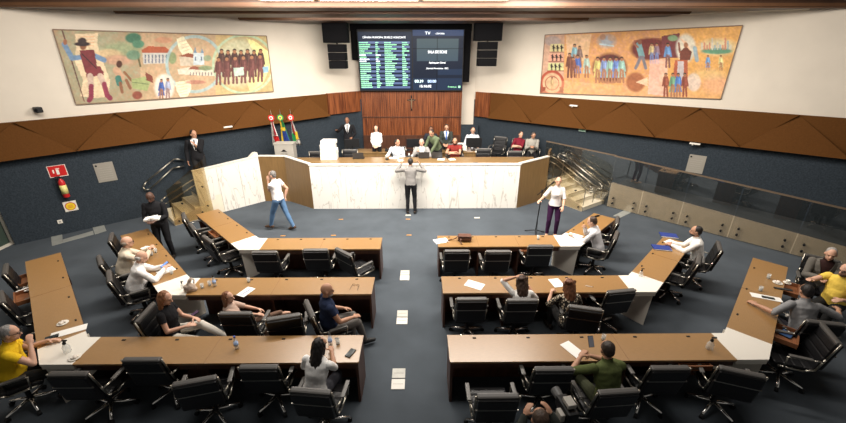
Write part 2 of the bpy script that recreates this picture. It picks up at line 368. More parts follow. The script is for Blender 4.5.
panel('dais_panel', 'angled bronze panel joining the right end of the marble counter', FR, Q1, 1.43, 1.45, bronze, white)
panel('dais_panel', 'narrow dark bronze panel between the dais front and right stair glass', Q1, SRT, 1.62, 1.68, mat('bronze_dark', (.10, .062, .03), .25), None)
# stairs
def clipw(p, wd, width, side):
    A, D, N = (RA, RD, RN) if side > 0 else (LA, LD, LN)
    d = (p-A).dot(N); v = -wd.dot(N)
    return min(width, (d-.03)/v) if v > 0 else width
def stairs(name, label, T, Bt, wd, width, side, glz, railpts, glen=1.5, slen=1.5, gm=None):
    t = thing(name, label, 'stairs', (Bt.x, Bt.y, 0))
    run = (T-Bt); run.z = 0; L = run.length; r = run.normalized(); n = 5; wv = wd*width; go = .30
    for k in range(n):
        h = ZD*(k+1)/n; s0 = go*k; s1 = go*n+.02
        q = MB(); A = r*s0; B = r*s1
        wA, wB = wd*clipw(Bt+A, wd, width, side), wd*clipw(Bt+B, wd, width, side); wv = wA
        q.prism([A, A+wA, B+wB, B][::1], ZD*k/n, h); q.build('step', stepm, t)
        e = MB(); e.cyl(A+Vector((0, 0, h))+wd*.02, A+wv+Vector((0, 0, h)), .012, seg=6); e.build('nosing', mat('nosing', (.4, .33, .22), .5), t)
    q = MB(); nn = -wd*.03
    q.slab([nn, r*slen+nn, r*slen+nn+Vector((0, 0, .14+(ZD-.14)*slen/1.5)), nn+Vector((0, 0, .14))], nn*1.5); q.build('stringer', offw, t)
    g = MB(); gn = -wd*.09
    g.slab([gn+Vector((0, 0, .03)), r*glen+gn+Vector((0, 0, .03)), r*glen+gn+Vector((0, 0, glz[1])), gn+Vector((0, 0, glz[0]))], -wd*.012); g.build('glass_panel', gm or sglass, t)
    for s, z in [(.12, .12), (.75, .2), (glen-.12, .35), (.3, .6), (glen-.15, .95)]:
        c = r*s+gn-wd*.02+Vector((0, 0, z)); MB().cyl(c+wd*.05, c-wd*.012, .022).build('standoff', blackp, t)
    for off in railpts:
        q = MB(); z0 = .62; z1 = .62+ZD
        def rp_(s, z): return r*s+wd*off+Vector((0, 0, z))
        up = [rp_(0, .80), rp_(1.3, .80+ZD*.95), rp_(1.55, .85+ZD*.95)]
        lo = [rp_(.0, .62), rp_(1.3, .62+ZD*.95), rp_(1.55, .67+ZD*.95)]
        q.tube([up[2], up[1], up[0], rp_(-.1, .74), rp_(-.12, .66), rp_(-.08, .60), lo[0], lo[1], lo[2]], .019)
        q.tube([up[2], rp_(1.62, .85+ZD*.95-.09), lo[2]], .019)
        q.build('handrail', steel, t, True)
        for pa, pb in ((rp_(.1, .1), rp_(.1, .68)), (rp_(1.35, ZD), rp_(1.35, ZD+.58))): MB().cyl(pa, pb, .013).build('post', steel, t)
    return t
stairs('staircase', 'beige stone steps on the right of the dais behind tinted glass', SRT+rd*-.02, SRB, rw, 1.12, 1, (1.02, 1.66), (.12, .62, 1.05))
lt = stairs('staircase', 'beige stone steps on the left of the dais behind amber glass', SLB-ld*1.5, SLB, lw, 1.25, -1, (1.06, 1.72), (.2,), 1.05, .74, aglass)
hr = thing('handrail', 'looped steel handrail on the navy wall beside the left stair', 'handrail', (LA.x+LD.x*3.0, LA.y+LD.y*3.0, 0), math.atan2(LD.y, LD.x))
def wl(u, v): 
    p = onw(u, v, LA+LN*.1, LB+LN*.1); return Vector((s_of(p, LA, LD)-3.0, -.1, p.z))
q = MB(); q.tube([wl(184, 160), wl(174, 159), wl(146, 182), wl(143, 187), wl(145, 190), wl(150, 189), wl(173, 168), wl(184, 166)], .02); q.build('rail_tube', steel, hr, True)
q = MB()
for u, v in ((150, 184), (174, 163)):
    p = wl(u, v); q.cyl(p, p+Vector((0, .1, 0)), .01)
q.build('bracket', steel, hr)
# right ramp balustrade
ga = Vector((5.98, 11.36, 0)); gb = Vector((10.6, 6.62, 0)); gd = (gb-ga).normalized(); gn = Vector((-gd.y, gd.x, 0)); 
if gn.x > 0: gn = -gn
GLn = (gb-ga).length; ang = math.atan2(gd.y, gd.x)
rampz = lambda s: .76-.058*s; railz = lambda s: 1.62-.055*s
rb = thing('ramp', 'low cream stone ramp wall with dark carpet slope along the right wall', 'ramp', (ga.x, ga.y, 0), ang)
q = MB(); q.slab([(0, 0, 0), (GLn, 0, 0), (GLn, 0, rampz(GLn)), (0, 0, rampz(0))], (0, .12, 0)); q.build('stone_kerb', offw, rb)
def yw(s):
    p = ga+gd*s; q_ = Vector((-gd.y, gd.x, 0)); return abs((p-RA).dot(RN)/q_.dot(RN))-.05
q = MB()
for s0, s1 in ((.1, GLn),):
    tp = [(s0, .13, rampz(s0)-.06), (s1, .13, rampz(s1)-.06), (s1, yw(s1), rampz(s1)-.06), (s0, max(.2, yw(s0)), rampz(s0)-.06)]
    q.slab(tp, (0, 0, -.1))
q.build('ramp_floor', carpet, rb)
gbal = thing('glass_balustrade', 'tinted glass balustrade with metal cap rail along the right ramp', 'balustrade', (ga.x-gn.x*-.05, ga.y-gn.y*-.05, 0), ang)
npan = 5; pw = GLn/npan
cuts = [0, .95, 2.0, 3.15, 4.4, GLn]
for k in range(5):
    s0 = cuts[k]+.012; s1 = cuts[k+1]-.012
    q = MB(); q.slab([(s0, -.04, .03), (s1, -.04, .03), (s1, -.04, railz(s1)), (s0, -.04, railz(s0))], (0, .012, 0)); q.build('glass_panel', tglass, gbal)
    for s in (s0+.16, s1-.16):
        for z in (.16, .33): MB().cyl((s, -.07, z), (s, .0, z), .026).build('standoff', blackp, gbal)
q = MB(); q.slab([(-.02, -.055, railz(0)), (GLn, -.055, railz(GLn)), (GLn, -.055, railz(GLn)+.035), (-.02, -.055, railz(0)+.035)], (0, .045, 0)); q.build('cap_rail', mat('cap_rail', (.32, .24, .17), .35, metal=.7), gbal)
bg = thing('glass_screen', 'dark glass screen with metal rail between the right stair and the navy wall', 'balustrade', (ga.x, ga.y, 0))
e2 = Vector((4.35, 13.02, 0))-ga
q = MB(); q.slab([(0, 0, .03), (e2.x, e2.y, .03), (e2.x, e2.y, 1.70), (0, 0, 1.62)], (.006, .01, 0)); q.build('glass_panel', tglass, bg)
q = MB(); q.slab([(0, 0, 1.62), (e2.x, e2.y, 1.70), (e2.x, e2.y, 1.735), (0, 0, 1.655)], (-.02, -.035, 0)); q.build('cap_rail', MATS['cap_rail'], bg)

# ================================================================== DESKS
ZW = .75
def desk(label, A, B, depth_dir, drawers=(), endA=True, endB=True, nsplit=2, rear=1, grom=4):
    """A-B = the far (speaker-side) edge; depth_dir = horizontal vector from it to the sitter edge"""
    A = Vector((*A, 0)); B = Vector((*B, 0)); D = Vector((*depth_dir, 0)); t = thing('desk', label, 'desk', (A.x, A.y, 0), math.atan2((B-A).y, (B-A).x), 'councillor desks')
    L = (B-A).length; c, s = (B-A).normalized().x, (B-A).normalized().y
    dl = D.x*-s + D.y*c; dx = D.x*c+D.y*s          # depth in local y
    return t, L, dl
def build_desk(label, A, B, dep, skA=0, skB=0, drawers=(), joints=(), grom=4, ends='AB'):
    """dep: signed local-y depth; skA/skB: how far the sitter edge starts/ends beyond the far edge"""
    A = Vector((*A, 0)); B = Vector((*B, 0)); u = (B-A).normalized(); L = (B-A).length
    t = thing('desk', label, 'desk', (A.x, A.y, 0), math.atan2(u.y, u.x))
    sg = 1 if dep > 0 else -1; e = .0
    m = MB(); m.prism([(0, 0), (L, 0), (L+skB, dep), (skA, dep)], ZW-.03, ZW); m.build('desktop', deskw, t)
    m = MB(); m.box((L/2, sg*.05, (ZW-.03)/2), (L-.06, .03, ZW-.035)); m.build('front_panel', darkw, t)
    m = MB(); x0 = skA+.02; x1 = L+skB-.02
    m.box(((x0+x1)/2, dep-sg*.03, ZW-.075), (x1-x0, .03, .085)); m.build('apron', darkw, t)
    def side(x, sk): 
        m = MB(); m.prism([(x+sk*.1, sg*.02), (x+.035+sk*.1, sg*.02), (x+.035+sk*.9, dep*.96), (x+sk*.9, dep*.96)], 0, ZW-.03); return m
    if 'A' in ends: side(.01, skA).build('side_panel', darkw, t)
    if 'B' in ends: side(L-.045, skB).build('side_panel', darkw, t)
    for x in joints:
        m = MB(); m.box((x, dep/2, ZW+.0005), (.006, abs(dep)-.004, .003)); m.build('joint_strip', mat('joint', (.25, .13, .06), .5), t)
        m = MB(); m.box((x, dep*.5, (ZW-.03)/2), (.03, abs(dep)*.85, ZW-.035)); m.build('divider', darkw, t)
    for k in range(grom):
        x = L*(k+.5)/grom; m = MB(); m.box((x, sg*.07, ZW+.004), (.05, .025, .008), bev=.002); m.build('cable_cap', blackp, t)
    for x, out in drawers:
        dw = thing_part = MB(); W = .42
        yy = dep+sg*out
        dw.box((x, (dep+yy)/2, ZW-.125), (W, abs(out), .012)); 
        for sx in (-W/2, W/2): dw.box((x+sx, (dep+yy)/2, ZW-.09), (.014, abs(out), .07))
        dw.box((x, yy, ZW-.09), (W+.02, .018, .08)); dw.box((x, dep, ZW-.09), (W, .01, .06)); d = dw.build('drawer', midw, t)
        MB().box((x, yy+sg*.012, ZW-.085), (.12, .01, .012)).build('drawer_handle', steel, d)
    return t
def corner(label, A, I, J, K, O, Bp):
    t = thing('corner_desk', label, 'desk', (I[0], I[1], 0)); o = Vector((I[0], I[1]))
    pts = [Vector(p)-o for p in (A, I, J, K, O, Bp)]
    m = MB(); m.prism(pts if (I[0] > 0) else pts, ZW-.03, ZW+.001); m.build('desktop', white, t)
    oo = Vector(O)-o; kk = Vector(K)-o; b_ = Vector(Bp)-o
    m = MB(); e = .012
    m.slab([(b_.x, b_.y+.01, ZW-.09), (oo.x, oo.y+.01, ZW-.09), (oo.x, oo.y+.01, ZW-.03), (b_.x, b_.y+.01, ZW-.03)], (0, .02, 0))
    m.build('apron', offw2, t)
    sx = 1 if I[0] > 0 else -1
    # two boards meeting in a wedge under the mitre
    m = MB(); foot = oo*.93
    in1 = Vector((-sx*.18, -.03)); in2 = Vector((sx*.10, .10))
    m.slab([(oo.x-sx*.02, oo.y+.03, ZW-.03), (in1.x, in1.y, ZW-.03), (in1.x+sx*.03, in1.y, 0), (foot.x-sx*.03, foot.y+.01, 0)], (0.015*sx, .02, 0)); m.build('leg_board', offw2, t)
    m = MB(); m.slab([(oo.x-sx*.01, oo.y+.04, ZW-.03), (in2.x, in2.y, ZW-.03), (in2.x, in2.y, 0), (foot.x-sx*.02, foot.y+.02, 0)], (-.015*sx, .015, 0)); m.build('leg_board', offw2, t)
    return t
offw2 = mat('cream_board', (.74, .69, .60), .5)
def sidecorner(label, sx, xi, yf, yn):
    I = (xi, yf); O = (xi+sx*.22, yn); A = (xi-sx*.19, yf); B = (xi-sx*.21, yn); J = (xi+sx*.13, yf+.13); K = (J[0]+sx*.375, J[1]-.375)
    corner(label, A, I, J, K, O, B); return A, B, J, K
ROWS = {'L1': (-1, -3.55, 7.68, 7.15), 'L2': (-1, -4.19, 6.07, 5.54), 'L3': (-1, -4.82, 4.51, 3.98),
        'R1': (1, 3.20, 7.76, 7.23), 'R2': (1, 3.86, 6.08, 5.55), 'R3': (1, 4.48, 4.50, 3.97)}
WING = {'L1': 2.42, 'L2': 3.02, 'L3': 3.62, 'R1': 1.78, 'R2': 2.25, 'R3': 3.12}
nm = {'1': 'first', '2': 'second', '3': 'third'}
descr = {'L1': 'front row on the left, nearest the dais', 'L2': 'middle row on the left, with the bald man in navy', 'L3': 'nearest row on the left, with a water bottle',
         'R1': 'front row on the right, holding a brown handbag', 'R2': 'middle row on the right, in front of the two seated women', 'R3': 'nearest row on the right, where the man in olive sits'}
wdescr = {'L1': 'angled desk wing with three empty chairs by the marble screen', 'L2': 'angled desk wing where two bald men in pale shirts sit', 'L3': 'angled desk wing at far left with two open drawers',
          'R1': 'short angled desk wing by the woman at the microphone', 'R2': 'angled desk wing with two blue folders on it', 'R3': 'angled desk wing at far right with open drawers and cups'}
cdescr = {'L1': 'white mitred corner of the front left desk row', 'L2': 'white mitred corner under the beige bag in the middle left row', 'L3': 'white mitred corner with a pump bottle beside the man in yellow at left',
          'R1': 'white mitred corner with papers beside the woman at the microphone', 'R2': 'white mitred corner of the middle right desk row', 'R3': 'white mitred corner of the nearest right desk row'}
XE = {-1: -.82, 1: .40}
for k, (sx, xi, yf, yn) in ROWS.items():
    A, B, J, K = sidecorner(cdescr[k], sx, xi, yf, yn)
    xe = XE[sx]; dep = yn-yf
    drw = {'R1': [(1.95, .1)], 'R2': [], 'R3': [(3.3, .05)]}.get(k, [])
    if sx < 0:
        build_desk('long tan desktop, '+descr[k], (A[0], yf), (xe, yf), dep, skA=B[0]-A[0], skB=.0, joints=[(xe-A[0])*(.5 if k == 'L1' else .46)], grom=5, drawers=drw, ends='B')
    else:
        build_desk('long tan desktop, '+descr[k], (xe, yf), (A[0], yf), dep, skA=.0, skB=B[0]-A[0], joints=[(A[0]-xe)*(.33), (A[0]-xe)*.66] if k != 'R3' else [(A[0]-xe)*.62], grom=5, drawers=drw, ends='A')
    L = WING[k]-.18
    d = Vector((sx*.7071, .7071)); E_ = Vector(J)+d*L
    dw = {'L3': [(2.05, .2), (2.75, .14)], 'R3': [(.55, .27), (2.2, .2)], 'L1': [(.9, .1)]}.get(k, [])
    if sx < 0: build_desk(wdescr[k], J, tuple(E_), .53, skA=.0, skB=0, joints=[L*.5] if k != 'R1' else [], grom=4, drawers=dw, ends='B')
    else: build_desk(wdescr[k], J, tuple(E_), -.53, skA=.0, skB=0, joints=[L*.5] if k != 'R1' else [], grom=3, drawers=dw, ends='B')

# ================================================================== CHAIRS
def make_chair(label, group=None):
    t = thing('office_chair', label, 'chair', (0, 0, 0), 0, group)
    m = MB()
    for k in range(4): m.box((0, -.165+.115*k, .455+.004*(k == 3)), (.47, .122, .07), bev=.022)
    m.build('seat', black, t)
    m = MB(); tl = Matrix.Rotation(R(12), 4, 'X')
    for k in range(4):
        z = .53+.118*k; m.box((0, -.235-(z-.5)*.21, z), (.47, .065, .124), bev=.022, rot=tl)
    m.box((0, -.322, .725), (.474, .05, .47), bev=.02, rot=tl)
    m.build('backrest', black, t)
    m = MB(); m.box((0, -.335, .965), (.48, .075, .055), bev=.022, rot=tl); m.build('top_cushion', mat('glare_leather', (.085, .08, .075), .4), t)  # grey glare on top of the black back is put into this colour
    for sx in (-1, 1):
        x = sx*.25
        m = MB(); m.tube([(x, .19, .44), (x, -.1, .43), (x, -.22, .49), (x, -.275, .7), (x, -.345, .98)], .013); m.build('side_frame', steel, t, True)
        a = MB(); a.tube([(x+sx*.02, .12, .44), (x+sx*.035, .14, .64), (x+sx*.035, -.14, .66), (x+sx*.01, -.262, .66)], .011); a.build('arm_frame', steel, t, True)
        a = MB(); a.box((x+sx*.037, 0.0, .672), (.055, .27, .028), bev=.012); a.build('armrest', greyarm, t)
    MB().box((0, -.352, .77), (.50, .012, .018), rot=tl).build('back_bar', steel, t)
    MB().cyl((0, 0, .10), (0, 0, .43), .03).build('gas_column', blackp, t)
    for k in range(5):
        a = 2*math.pi*k/5+.3; c, s = math.cos(a), math.sin(a)
        m = MB(); m.cyl((c*.02, s*.02, .125), (c*.29, s*.29, .075), .028, .018, 8); l = m.build('leg', chrome, t, True)
        m = MB(); m.cyl((c*.29-s*.02, s*.29+c*.02, .03), (c*.29+s*.02, s*.29-c*.02, .03), .03, seg=10); m.build('caster', blackp, l)
    return t
CH0 = make_chair('x'); used0 = [False]
def chair_at(x, y, h, label, z0=0, group=None):
    t = CH0 if not used0[0] else copy_tree(CH0); used0[0] = True
    t.location = (x, y, z0); t.rotation_euler = (0, 0, R(h)); relabel(t, label, group); return t
def chair(u, v, h, label, z=1.0, z0=0, group='office chairs'):
    p = at(u, v, z+z0); f = Vector((-math.sin(R(h)), math.cos(R(h)), 0)); p = p+f*.345
    return chair_at(p.x, p.y, h, label, z0)
for a in [
 (67, 373, 0, 'black office chair half under the white corner beside the man in yellow'),
 (141, 358.5, 0, 'black office chair at the nearest left row, second from the white corner'),
 (194, 380, 14, 'black office chair turned aslant, third along the nearest left row'),
 (258, 366, 0, 'black office chair straight on below the water bottle in the nearest left row'),
 (283, 316, 14, 'low tilted black office chair between the auburn-haired woman and the bald man in navy'),
 (264, 251, 0, 'black office chair nearest the white corner in the front left row'),
 (315, 249, 0, 'middle black office chair pushed in at the front left row'),
 (343, 251, -42, 'black office chair turned to the aisle at the end of the front left row'),
 (4, 268, -48, 'far black office chair by the upper open drawer at left'),
 (0, 296, -42, 'black office chair by the lower open drawer at the left edge'),
 (183, 215, -58, 'farthest black office chair at the wing below the marble screen'),
 (192, 226, -50, 'middle black office chair at the wing below the marble screen'),
 (207, 238, -42, 'nearest black office chair at the wing below the marble screen'),
 (110, 236, -58, 'empty black office chair at the far end of the wing with the two bald men'),
 (457, 250, 0, 'black office chair under the brown handbag in the front right row'),
 (498.5, 250.5, 0, 'middle black office chair of the front right row beside the small drawer'),
 (541, 245, 0, 'black office chair next to the white corner of the front right row'),
 (618, 219, 62, 'empty black office chair behind the man writing at the short wing'),
 (472, 298, 0, 'black office chair at the aisle end of the middle right row'),
 (622, 290, 8, 'black office chair in front of the white corner in the middle right row'),
 (700, 258, 52, 'empty black office chair nearer the camera beside the man with blue folders'),
 (498.5, 395, 0, 'black office chair with grey arms at the aisle end of the nearest right row'),
 (554.5, 368, 0, 'black office chair left of the man in the olive t-shirt'),
 (671, 367, 0, 'black office chair right of the man in the olive t-shirt'),
 (743, 371, -20, 'black office chair swung aslant below the white corner of the nearest right row'),
 (832, 332, 68, 'large black office chair behind the drawer with the tablet at far right'),
]: chair(*a)
for u, v, h, l in [
 (317, 153, 180, 'black chair behind the counter left of the white box stack'),
 (350, 151, 180, 'black chair behind the counter right of the white box stack'),
 (483.5, 150, 180, 'chrome framed black chair behind the counter below the desk monitor on the right'),
 (515, 152.5, 180, 'chrome framed black chair behind the counter in front of the woman in maroon')]:
    chair(u, v, h, l, z=.93, z0=ZD)
chair(501, 137, 150, 'round backed black chair left of the woman in maroon on the dais', z=.97, z0=ZD)

# ================================================================== PEOPLE
class Body:
    def __init__(s): s.bm = bmesh.new(); s.pr = []
    def cone(s, p0, r0, p1, r1, lab, seg=12):
        p0 = Vector(p0); p1 = Vector(p1); d = p1-p0
        if d.length < 1e-5: d = Vector((0, 0, 1e-4))
        q = d.to_track_quat('Z', 'Y').to_matrix().to_4x4(); b = bmesh.new()
        bmesh.ops.create_cone(b, cap_ends=True, segments=seg, radius1=r0, radius2=r1, depth=d.length)
        bmesh.ops.transform(b, matrix=Matrix.Translation((p0+p1)/2) @ q, verts=b.verts); s._a(b)
        for p, r in ((p0, r0), (p1, r1)):
            b = bmesh.new(); bmesh.ops.create_uvsphere(b, u_segments=seg, v_segments=8, radius=r); bmesh.ops.translate(b, vec=p, verts=b.verts); s._a(b)
        s.pr.append((p0, p1, r0, r1, lab))
    def ell(s, c, sc, rot, lab, reg=True):
        b = bmesh.new(); bmesh.ops.create_uvsphere(b, u_segments=16, v_segments=12, radius=1)
        bmesh.ops.transform(b, matrix=Matrix.Translation(c) @ rot.to_4x4() @ Matrix.Diagonal((*sc, 1)), verts=b.verts); s._a(b)
        r = min(sc); s.pr.append((Vector(c), Vector(c)+Vector((0, 0, 1e-4)), sum(sc)/3, sum(sc)/3, lab))
    def loft(s, rings, X, Fv, labs):
        vs = []
        for c, rx, ry in rings:
            vs.append([s.bm.verts.new(c+X*(rx*math.cos(t))+Fv*(ry*math.sin(t))) for t in [2*math.pi*i/20 for i in range(20)]])
        for a, b in zip(vs, vs[1:]):
            for i in range(20): s.bm.faces.new((a[i], a[(i+1) % 20], b[(i+1) % 20], b[i]))
        s.bm.faces.new(vs[0][::-1]); s.bm.faces.new(vs[-1])
        for i in range(len(rings)-1):
            r0 = (rings[i][1]*rings[i][2])**.5; r1 = (rings[i+1][1]*rings[i+1][2])**.5
            s.pr.append((rings[i][0], rings[i+1][0], r0, r1, labs[i]))
            for sg in (-1, 1):
                o0 = X*(sg*max(0, rings[i][1]-rings[i][2])); o1 = X*(sg*max(0, rings[i+1][1]-rings[i+1][2]))
                s.pr.append((rings[i][0]+o0, rings[i+1][0]+o1, rings[i][2], rings[i+1][2], labs[i]))
    def _a(s, b):
        me = bpy.data.meshes.new('t'); b.to_mesh(me); b.free(); s.bm.from_mesh(me); bpy.data.meshes.remove(me)
    def remesh(s, vox, smooth=2):
        bmesh.ops.recalc_face_normals(s.bm, faces=s.bm.faces)
        me = bpy.data.meshes.new('t'); s.bm.to_mesh(me); s.bm.free(); o = bpy.data.objects.new('t', me); COL.objects.link(o)
        md = o.modifiers.new('r', 'REMESH'); md.mode = 'VOXEL'; md.voxel_size = vox; md.use_smooth_shade = True
        sm = o.modifiers.new('s', 'SMOOTH'); sm.factor = .5; sm.iterations = smooth
        dg = bpy.context.evaluated_depsgraph_get(); out = bpy.data.meshes.new_from_object(o.evaluated_get(dg))
        bpy.data.objects.remove(o); bpy.data.meshes.remove(me); return out
def ik(a, c, l1, l2, pole):
    d = c-a; L = min(d.length, (l1+l2)*.998); dn = d.normalized(); c = a+dn*L
    x = (l1*l1-l2*l2+L*L)/(2*L); h = math.sqrt(max(0, l1*l1-x*x)); p = pole-dn*pole.dot(dn); p = p.normalized() if p.length > 1e-4 else Vector((0, 0, 1))
    return a+dn*x+p*h, c
SKIN = {'light': (.62, .36, .25), 'tan': (.45, .24, .15), 'brown': (.25, .12, .07), 'dark': (.085, .04, .025)}
def skinmat(k): return mat('skin_'+k, SKIN[k], .55)
def cloth(name, col, rough=.85): return mat('cloth_'+name, col, rough, spec=.2, bump=.15, scale=60)
def person(label, u, v, h, z0=0, sit=True, skin='tan', top=(.8, .8, .8), sleeve='long', bottom=(.02, .02, .02), shoes=(.02, .015, .012),
           hair='short', haircol=(.015, .01, .008), lean=8, tilt=0, twist=0, hyaw=0, hpitch=10, lh=None, rh=None, lf=None, rf=None, female=False, sc=1.0,
           jacket=None, tie=None, pz=None, vox=.011, legs=True, kn=None, glasses=False, belly=0, fcurl=.5, cat='person', pos=None, beard=False, skirtless=False, lpole=None, rpole=None, topname='shirt', pat=None, chairlab=None, chairh=None, chairoff=(0, 0), barefoot=False):
    B = Body(); Z = Vector((0, 0, 1))
    P = Vector((0, 0, pz if pz else (.57 if sit else .94)))
    Us = Vector((math.sin(R(tilt)), math.sin(R(lean))*math.cos(R(tilt)), math.cos(R(lean))*math.cos(R(tilt)))).normalized()
    Xp = Vector((1, 0, 0)); X = Matrix.Rotation(R(twist), 3, 'Z') @ Xp; X = (X-Us*X.dot(Us)).normalized(); F = Us.cross(X)
    sw = .150 if female else .180; H_ = .50
    def sp(t, f=0): return P+Us*(H_*t)+F*f
    Xm = (Xp+X).normalized()
    bl = belly
    wq = .86 if female else 1
    rings = [(P-Z*.10, .115, .085), (P-Z*.03, .162, .112), (sp(.12), .158*wq**.5, .11+bl*.6), (sp(.35, bl*.3), .138*wq, .10+bl), (sp(.6, .01), .158*wq, .108+(.018 if female else 0)), (sp(.8), .168*wq, .10), (sp(.92), .138*wq, .074), (sp(1.0), .055, .055)]
    B.loft(rings, Xm, F, ['hip', 'hip', 'torso', 'torso', 'torso', 'torso', 'torso'])
    # head
    hq = (Us*.6+Z*.4).normalized(); N = sp(.98); 
    hm = Matrix.Rotation(R(twist+hyaw), 3, 'Z') @ Matrix.Rotation(-R(hpitch), 3, 'X')
    hc = N+hq*.125+(hm @ Vector((0, .03, .035)))
    B.cone(N-Us*.02, .056, hc-hm @ Vector((0, .01, .06)), .05, 'neck')
    hs = .95 if female else 1
    B.ell(hc+hm @ Vector((0, -.008, .018)), (.074*hs, .092*hs, .095*hs), hm, 'head')
    B.ell(hc+hm @ Vector((0, .022, -.05)), (.056*hs, .066*hs, .064*hs), hm, 'head')
    B.cone(hc+hm @ Vector((0, .082, .005)), .010, hc+hm @ Vector((0, .103, -.028)), .015, 'head')
    B.ell(hc+hm @ Vector((0, .068, .026)), (.05, .02, .013), hm, 'head')
    B.ell(hc+hm @ Vector((0, .068, -.092)), (.022, .018, .016), hm, 'head')
    B.ell(hc+hm @ Vector((0, .083, -.055)), (.024, .010, .011), hm, 'head')
    for s in (-1, 1): B.ell(hc+hm @ Vector((s*.077*hs, -.008, -.012)), (.012, .02, .032), hm, 'head')
    # arms
    ua, fa = .285*(.93 if female else 1), .255*(.93 if female else 1)
    dl = {False: (Vector((-.24, .06, .86)), Vector((.24, .06, .86))), True: (Vector((-.2, .3, .70)), Vector((.2, .3, .70)))}[sit]
    for sd, tgt, pole, lab in ((-1, lh, lpole, 'L'), (1, rh, rpole, 'R')):
        T = Vector(tgt) if tgt else dl[0 if sd < 0 else 1]
        S = sp(.93)+X*(sd*sw)-Us*.035
        pl = Vector(pole) if pole else Vector((sd*.5, -.6, -.7))
        E, W = ik(S, T, ua, fa, pl)
        k = .86 if female else 1
        B.cone(S, .049*k, S+(E-S)*.5, .045*k, 'uparm'); B.cone(S+(E-S)*.5, .047*k, E, .040*k, 'uparm2')
        B.cone(E, .039*k, E+(W-E)*.45, .038*k, 'fore'); B.cone(E+(W-E)*.45, .038*k, W, .026*k, 'fore')
        d = (W-E).normalized(); 
        if tgt and len(tgt) > 3: pass
        if sit and abs(T.z-.80) < .06: d = Vector((d.x, d.y, min(0, d.z)*.2)).normalized()
        nrm = Vector((-sd*.35, 0, -1)) if abs(d.z) < .7 else Vector((-sd, 0, 0)); nrm = (nrm-d*nrm.dot(d)).normalized(); sv = d.cross(nrm)
        if sv.dot(Vector((-sd, .0, 0))) < 0: sv = -sv      # thumb side towards the body's middle
        k2 = .9 if female else 1
        pc = W+d*.045*k2
        hr_ = Matrix((sv, d, nrm)).transposed()
        B.ell(pc, (.041*k2, .052*k2, .019), hr_, 'hand')
        for i, (o, L) in enumerate(((.030, .068), (.011, .078), (-.009, .073), (-.028, .056))):
            b0 = W+d*.082*k2+sv*o*k2; cA = fcurl*.6; cB = fcurl*1.5
            d1 = d*math.cos(cA)+nrm*math.sin(cA); d2 = d*math.cos(cB)+nrm*math.sin(cB)
            m1 = b0+d1*L*.55; B.cone(b0, .0105, m1, .0095, 'hand', 8); B.cone(m1, .0095, m1+d2*L*.45, .0085, 'hand', 8)
        t0 = W+d*.03+sv*.032; t1 = t0+(d*.65+sv*.65+nrm*.3).normalized()*.045; B.cone(t0, .013, t1, .011, 'hand', 8); B.cone(t1, .011, t1+(d+nrm*.4).normalized()*.028, .009, 'hand', 8)
    # legs
    th, sh = (.42, .41)
    if sit: dflt = (Vector((-.12, .42, .095)), Vector((.12, .42, .095)))
    else: dflt = (Vector((-.11, 0, .09)), Vector((.11, 0, .09)))
    kx = .93 if female else 1
    toes = []
    for sd, tgt in ((-1, lf), (1, rf)):
        hip = P+Vector((sd*.088, 0, -.03)); T = Vector(tgt[:3]) if tgt else dflt[0 if sd < 0 else 1]
        pole = Vector((sd*.15, 1, .8)) if sit else Vector((sd*.1, 1, 0))
        K, A = ik(hip, T, th, sh, pole)
        B.cone(hip, .088*kx, K, .060*kx, 'thigh'); B.cone(K, .058*kx, K+(A-K)*.35, .056*kx, 'shin'); B.cone(K+(A-K)*.35, .056*kx, A, .038*kx, 'shin')
        fd = Vector(tgt[3:6]).normalized() if tgt and len(tgt) > 3 else Vector((sd*.15, 1, -.0)).normalized()
        lab = 'footL' if sd < 0 else 'footR'; dn = Z*-.045
        if abs(fd.z) > .3: dn = Vector((0, 0, -.02))
        B.cone(A+dn-fd*.05, .036, A+dn+fd*.09, .036, lab); B.cone(A+dn+fd*.09, .036, A+dn*1.25+fd*.16, .027, lab)
    me = B.remesh(vox); prims = B.pr
    n = len(me.vertices); co = np.empty(n*3, 'f'); me.vertices.foreach_get('co', co); co = co.reshape(-1, 3)
    me.update(); no = np.empty(n*3, 'f'); me.vertex_normals.foreach_get('vector', no); no = no.reshape(-1, 3)
    best = np.full(n, 1e9); lab = np.zeros(n, int); names = []
    for p0, p1, r0, r1, l in prims:
        if l not in names: names.append(l)
        a = np.array(p0); d = np.array(p1)-a; dd = max(1e-9, (d*d).sum()); t = np.clip(((co-a)@d)/dd, 0, 1)
        ds = np.linalg.norm(co-(a+t[:, None]*d), axis=1)-(r0+(r1-r0)*t)
        k = ds < best; best[k] = ds[k]; lab[k] = names.index(l)
    me.materials.append(skinmat(skin)); me.name = 'person'
    body = bpy.data.objects.new('person', me); COL.objects.link(body); tag(body, label, cat)
    polys = np.array([tuple(p.vertices) if len(p.vertices) == 4 else tuple(p.vertices)+(p.vertices[0],) for p in me.polygons])
    # torso coordinates
    rel_ = co-np.array(P); ta = rel_@np.array(Us)/H_; tsx = rel_@np.array(X); tf = rel_@np.array(F)
    def L(*ns): return np.isin(lab, [names.index(x) for x in ns if x in names])
    def garment(nm, mask, off, m, folds=.004, pattern=None):
        fm = mask[polys].sum(1) >= 3; F_ = polys[fm]
        if len(F_) == 0: return None
        idx = np.unique(F_); mp = -np.ones(n, int); mp[idx] = np.arange(len(idx))
        nz = np.array([noise.noise(Vector(c)*11)+.6*noise.noise(Vector(c)*23) for c in co[idx]])
        new = co[idx]+no[idx]*(off+folds*nz[:, None]); base = co[idx]-no[idx]*.003
        bm = bmesh.new(); vs = [bm.verts.new(c) for c in new]
        for f in F_:
            q = [vs[mp[i]] for i in dict.fromkeys(f)]
            try: bm.faces.new(q)
            except Exception: pass
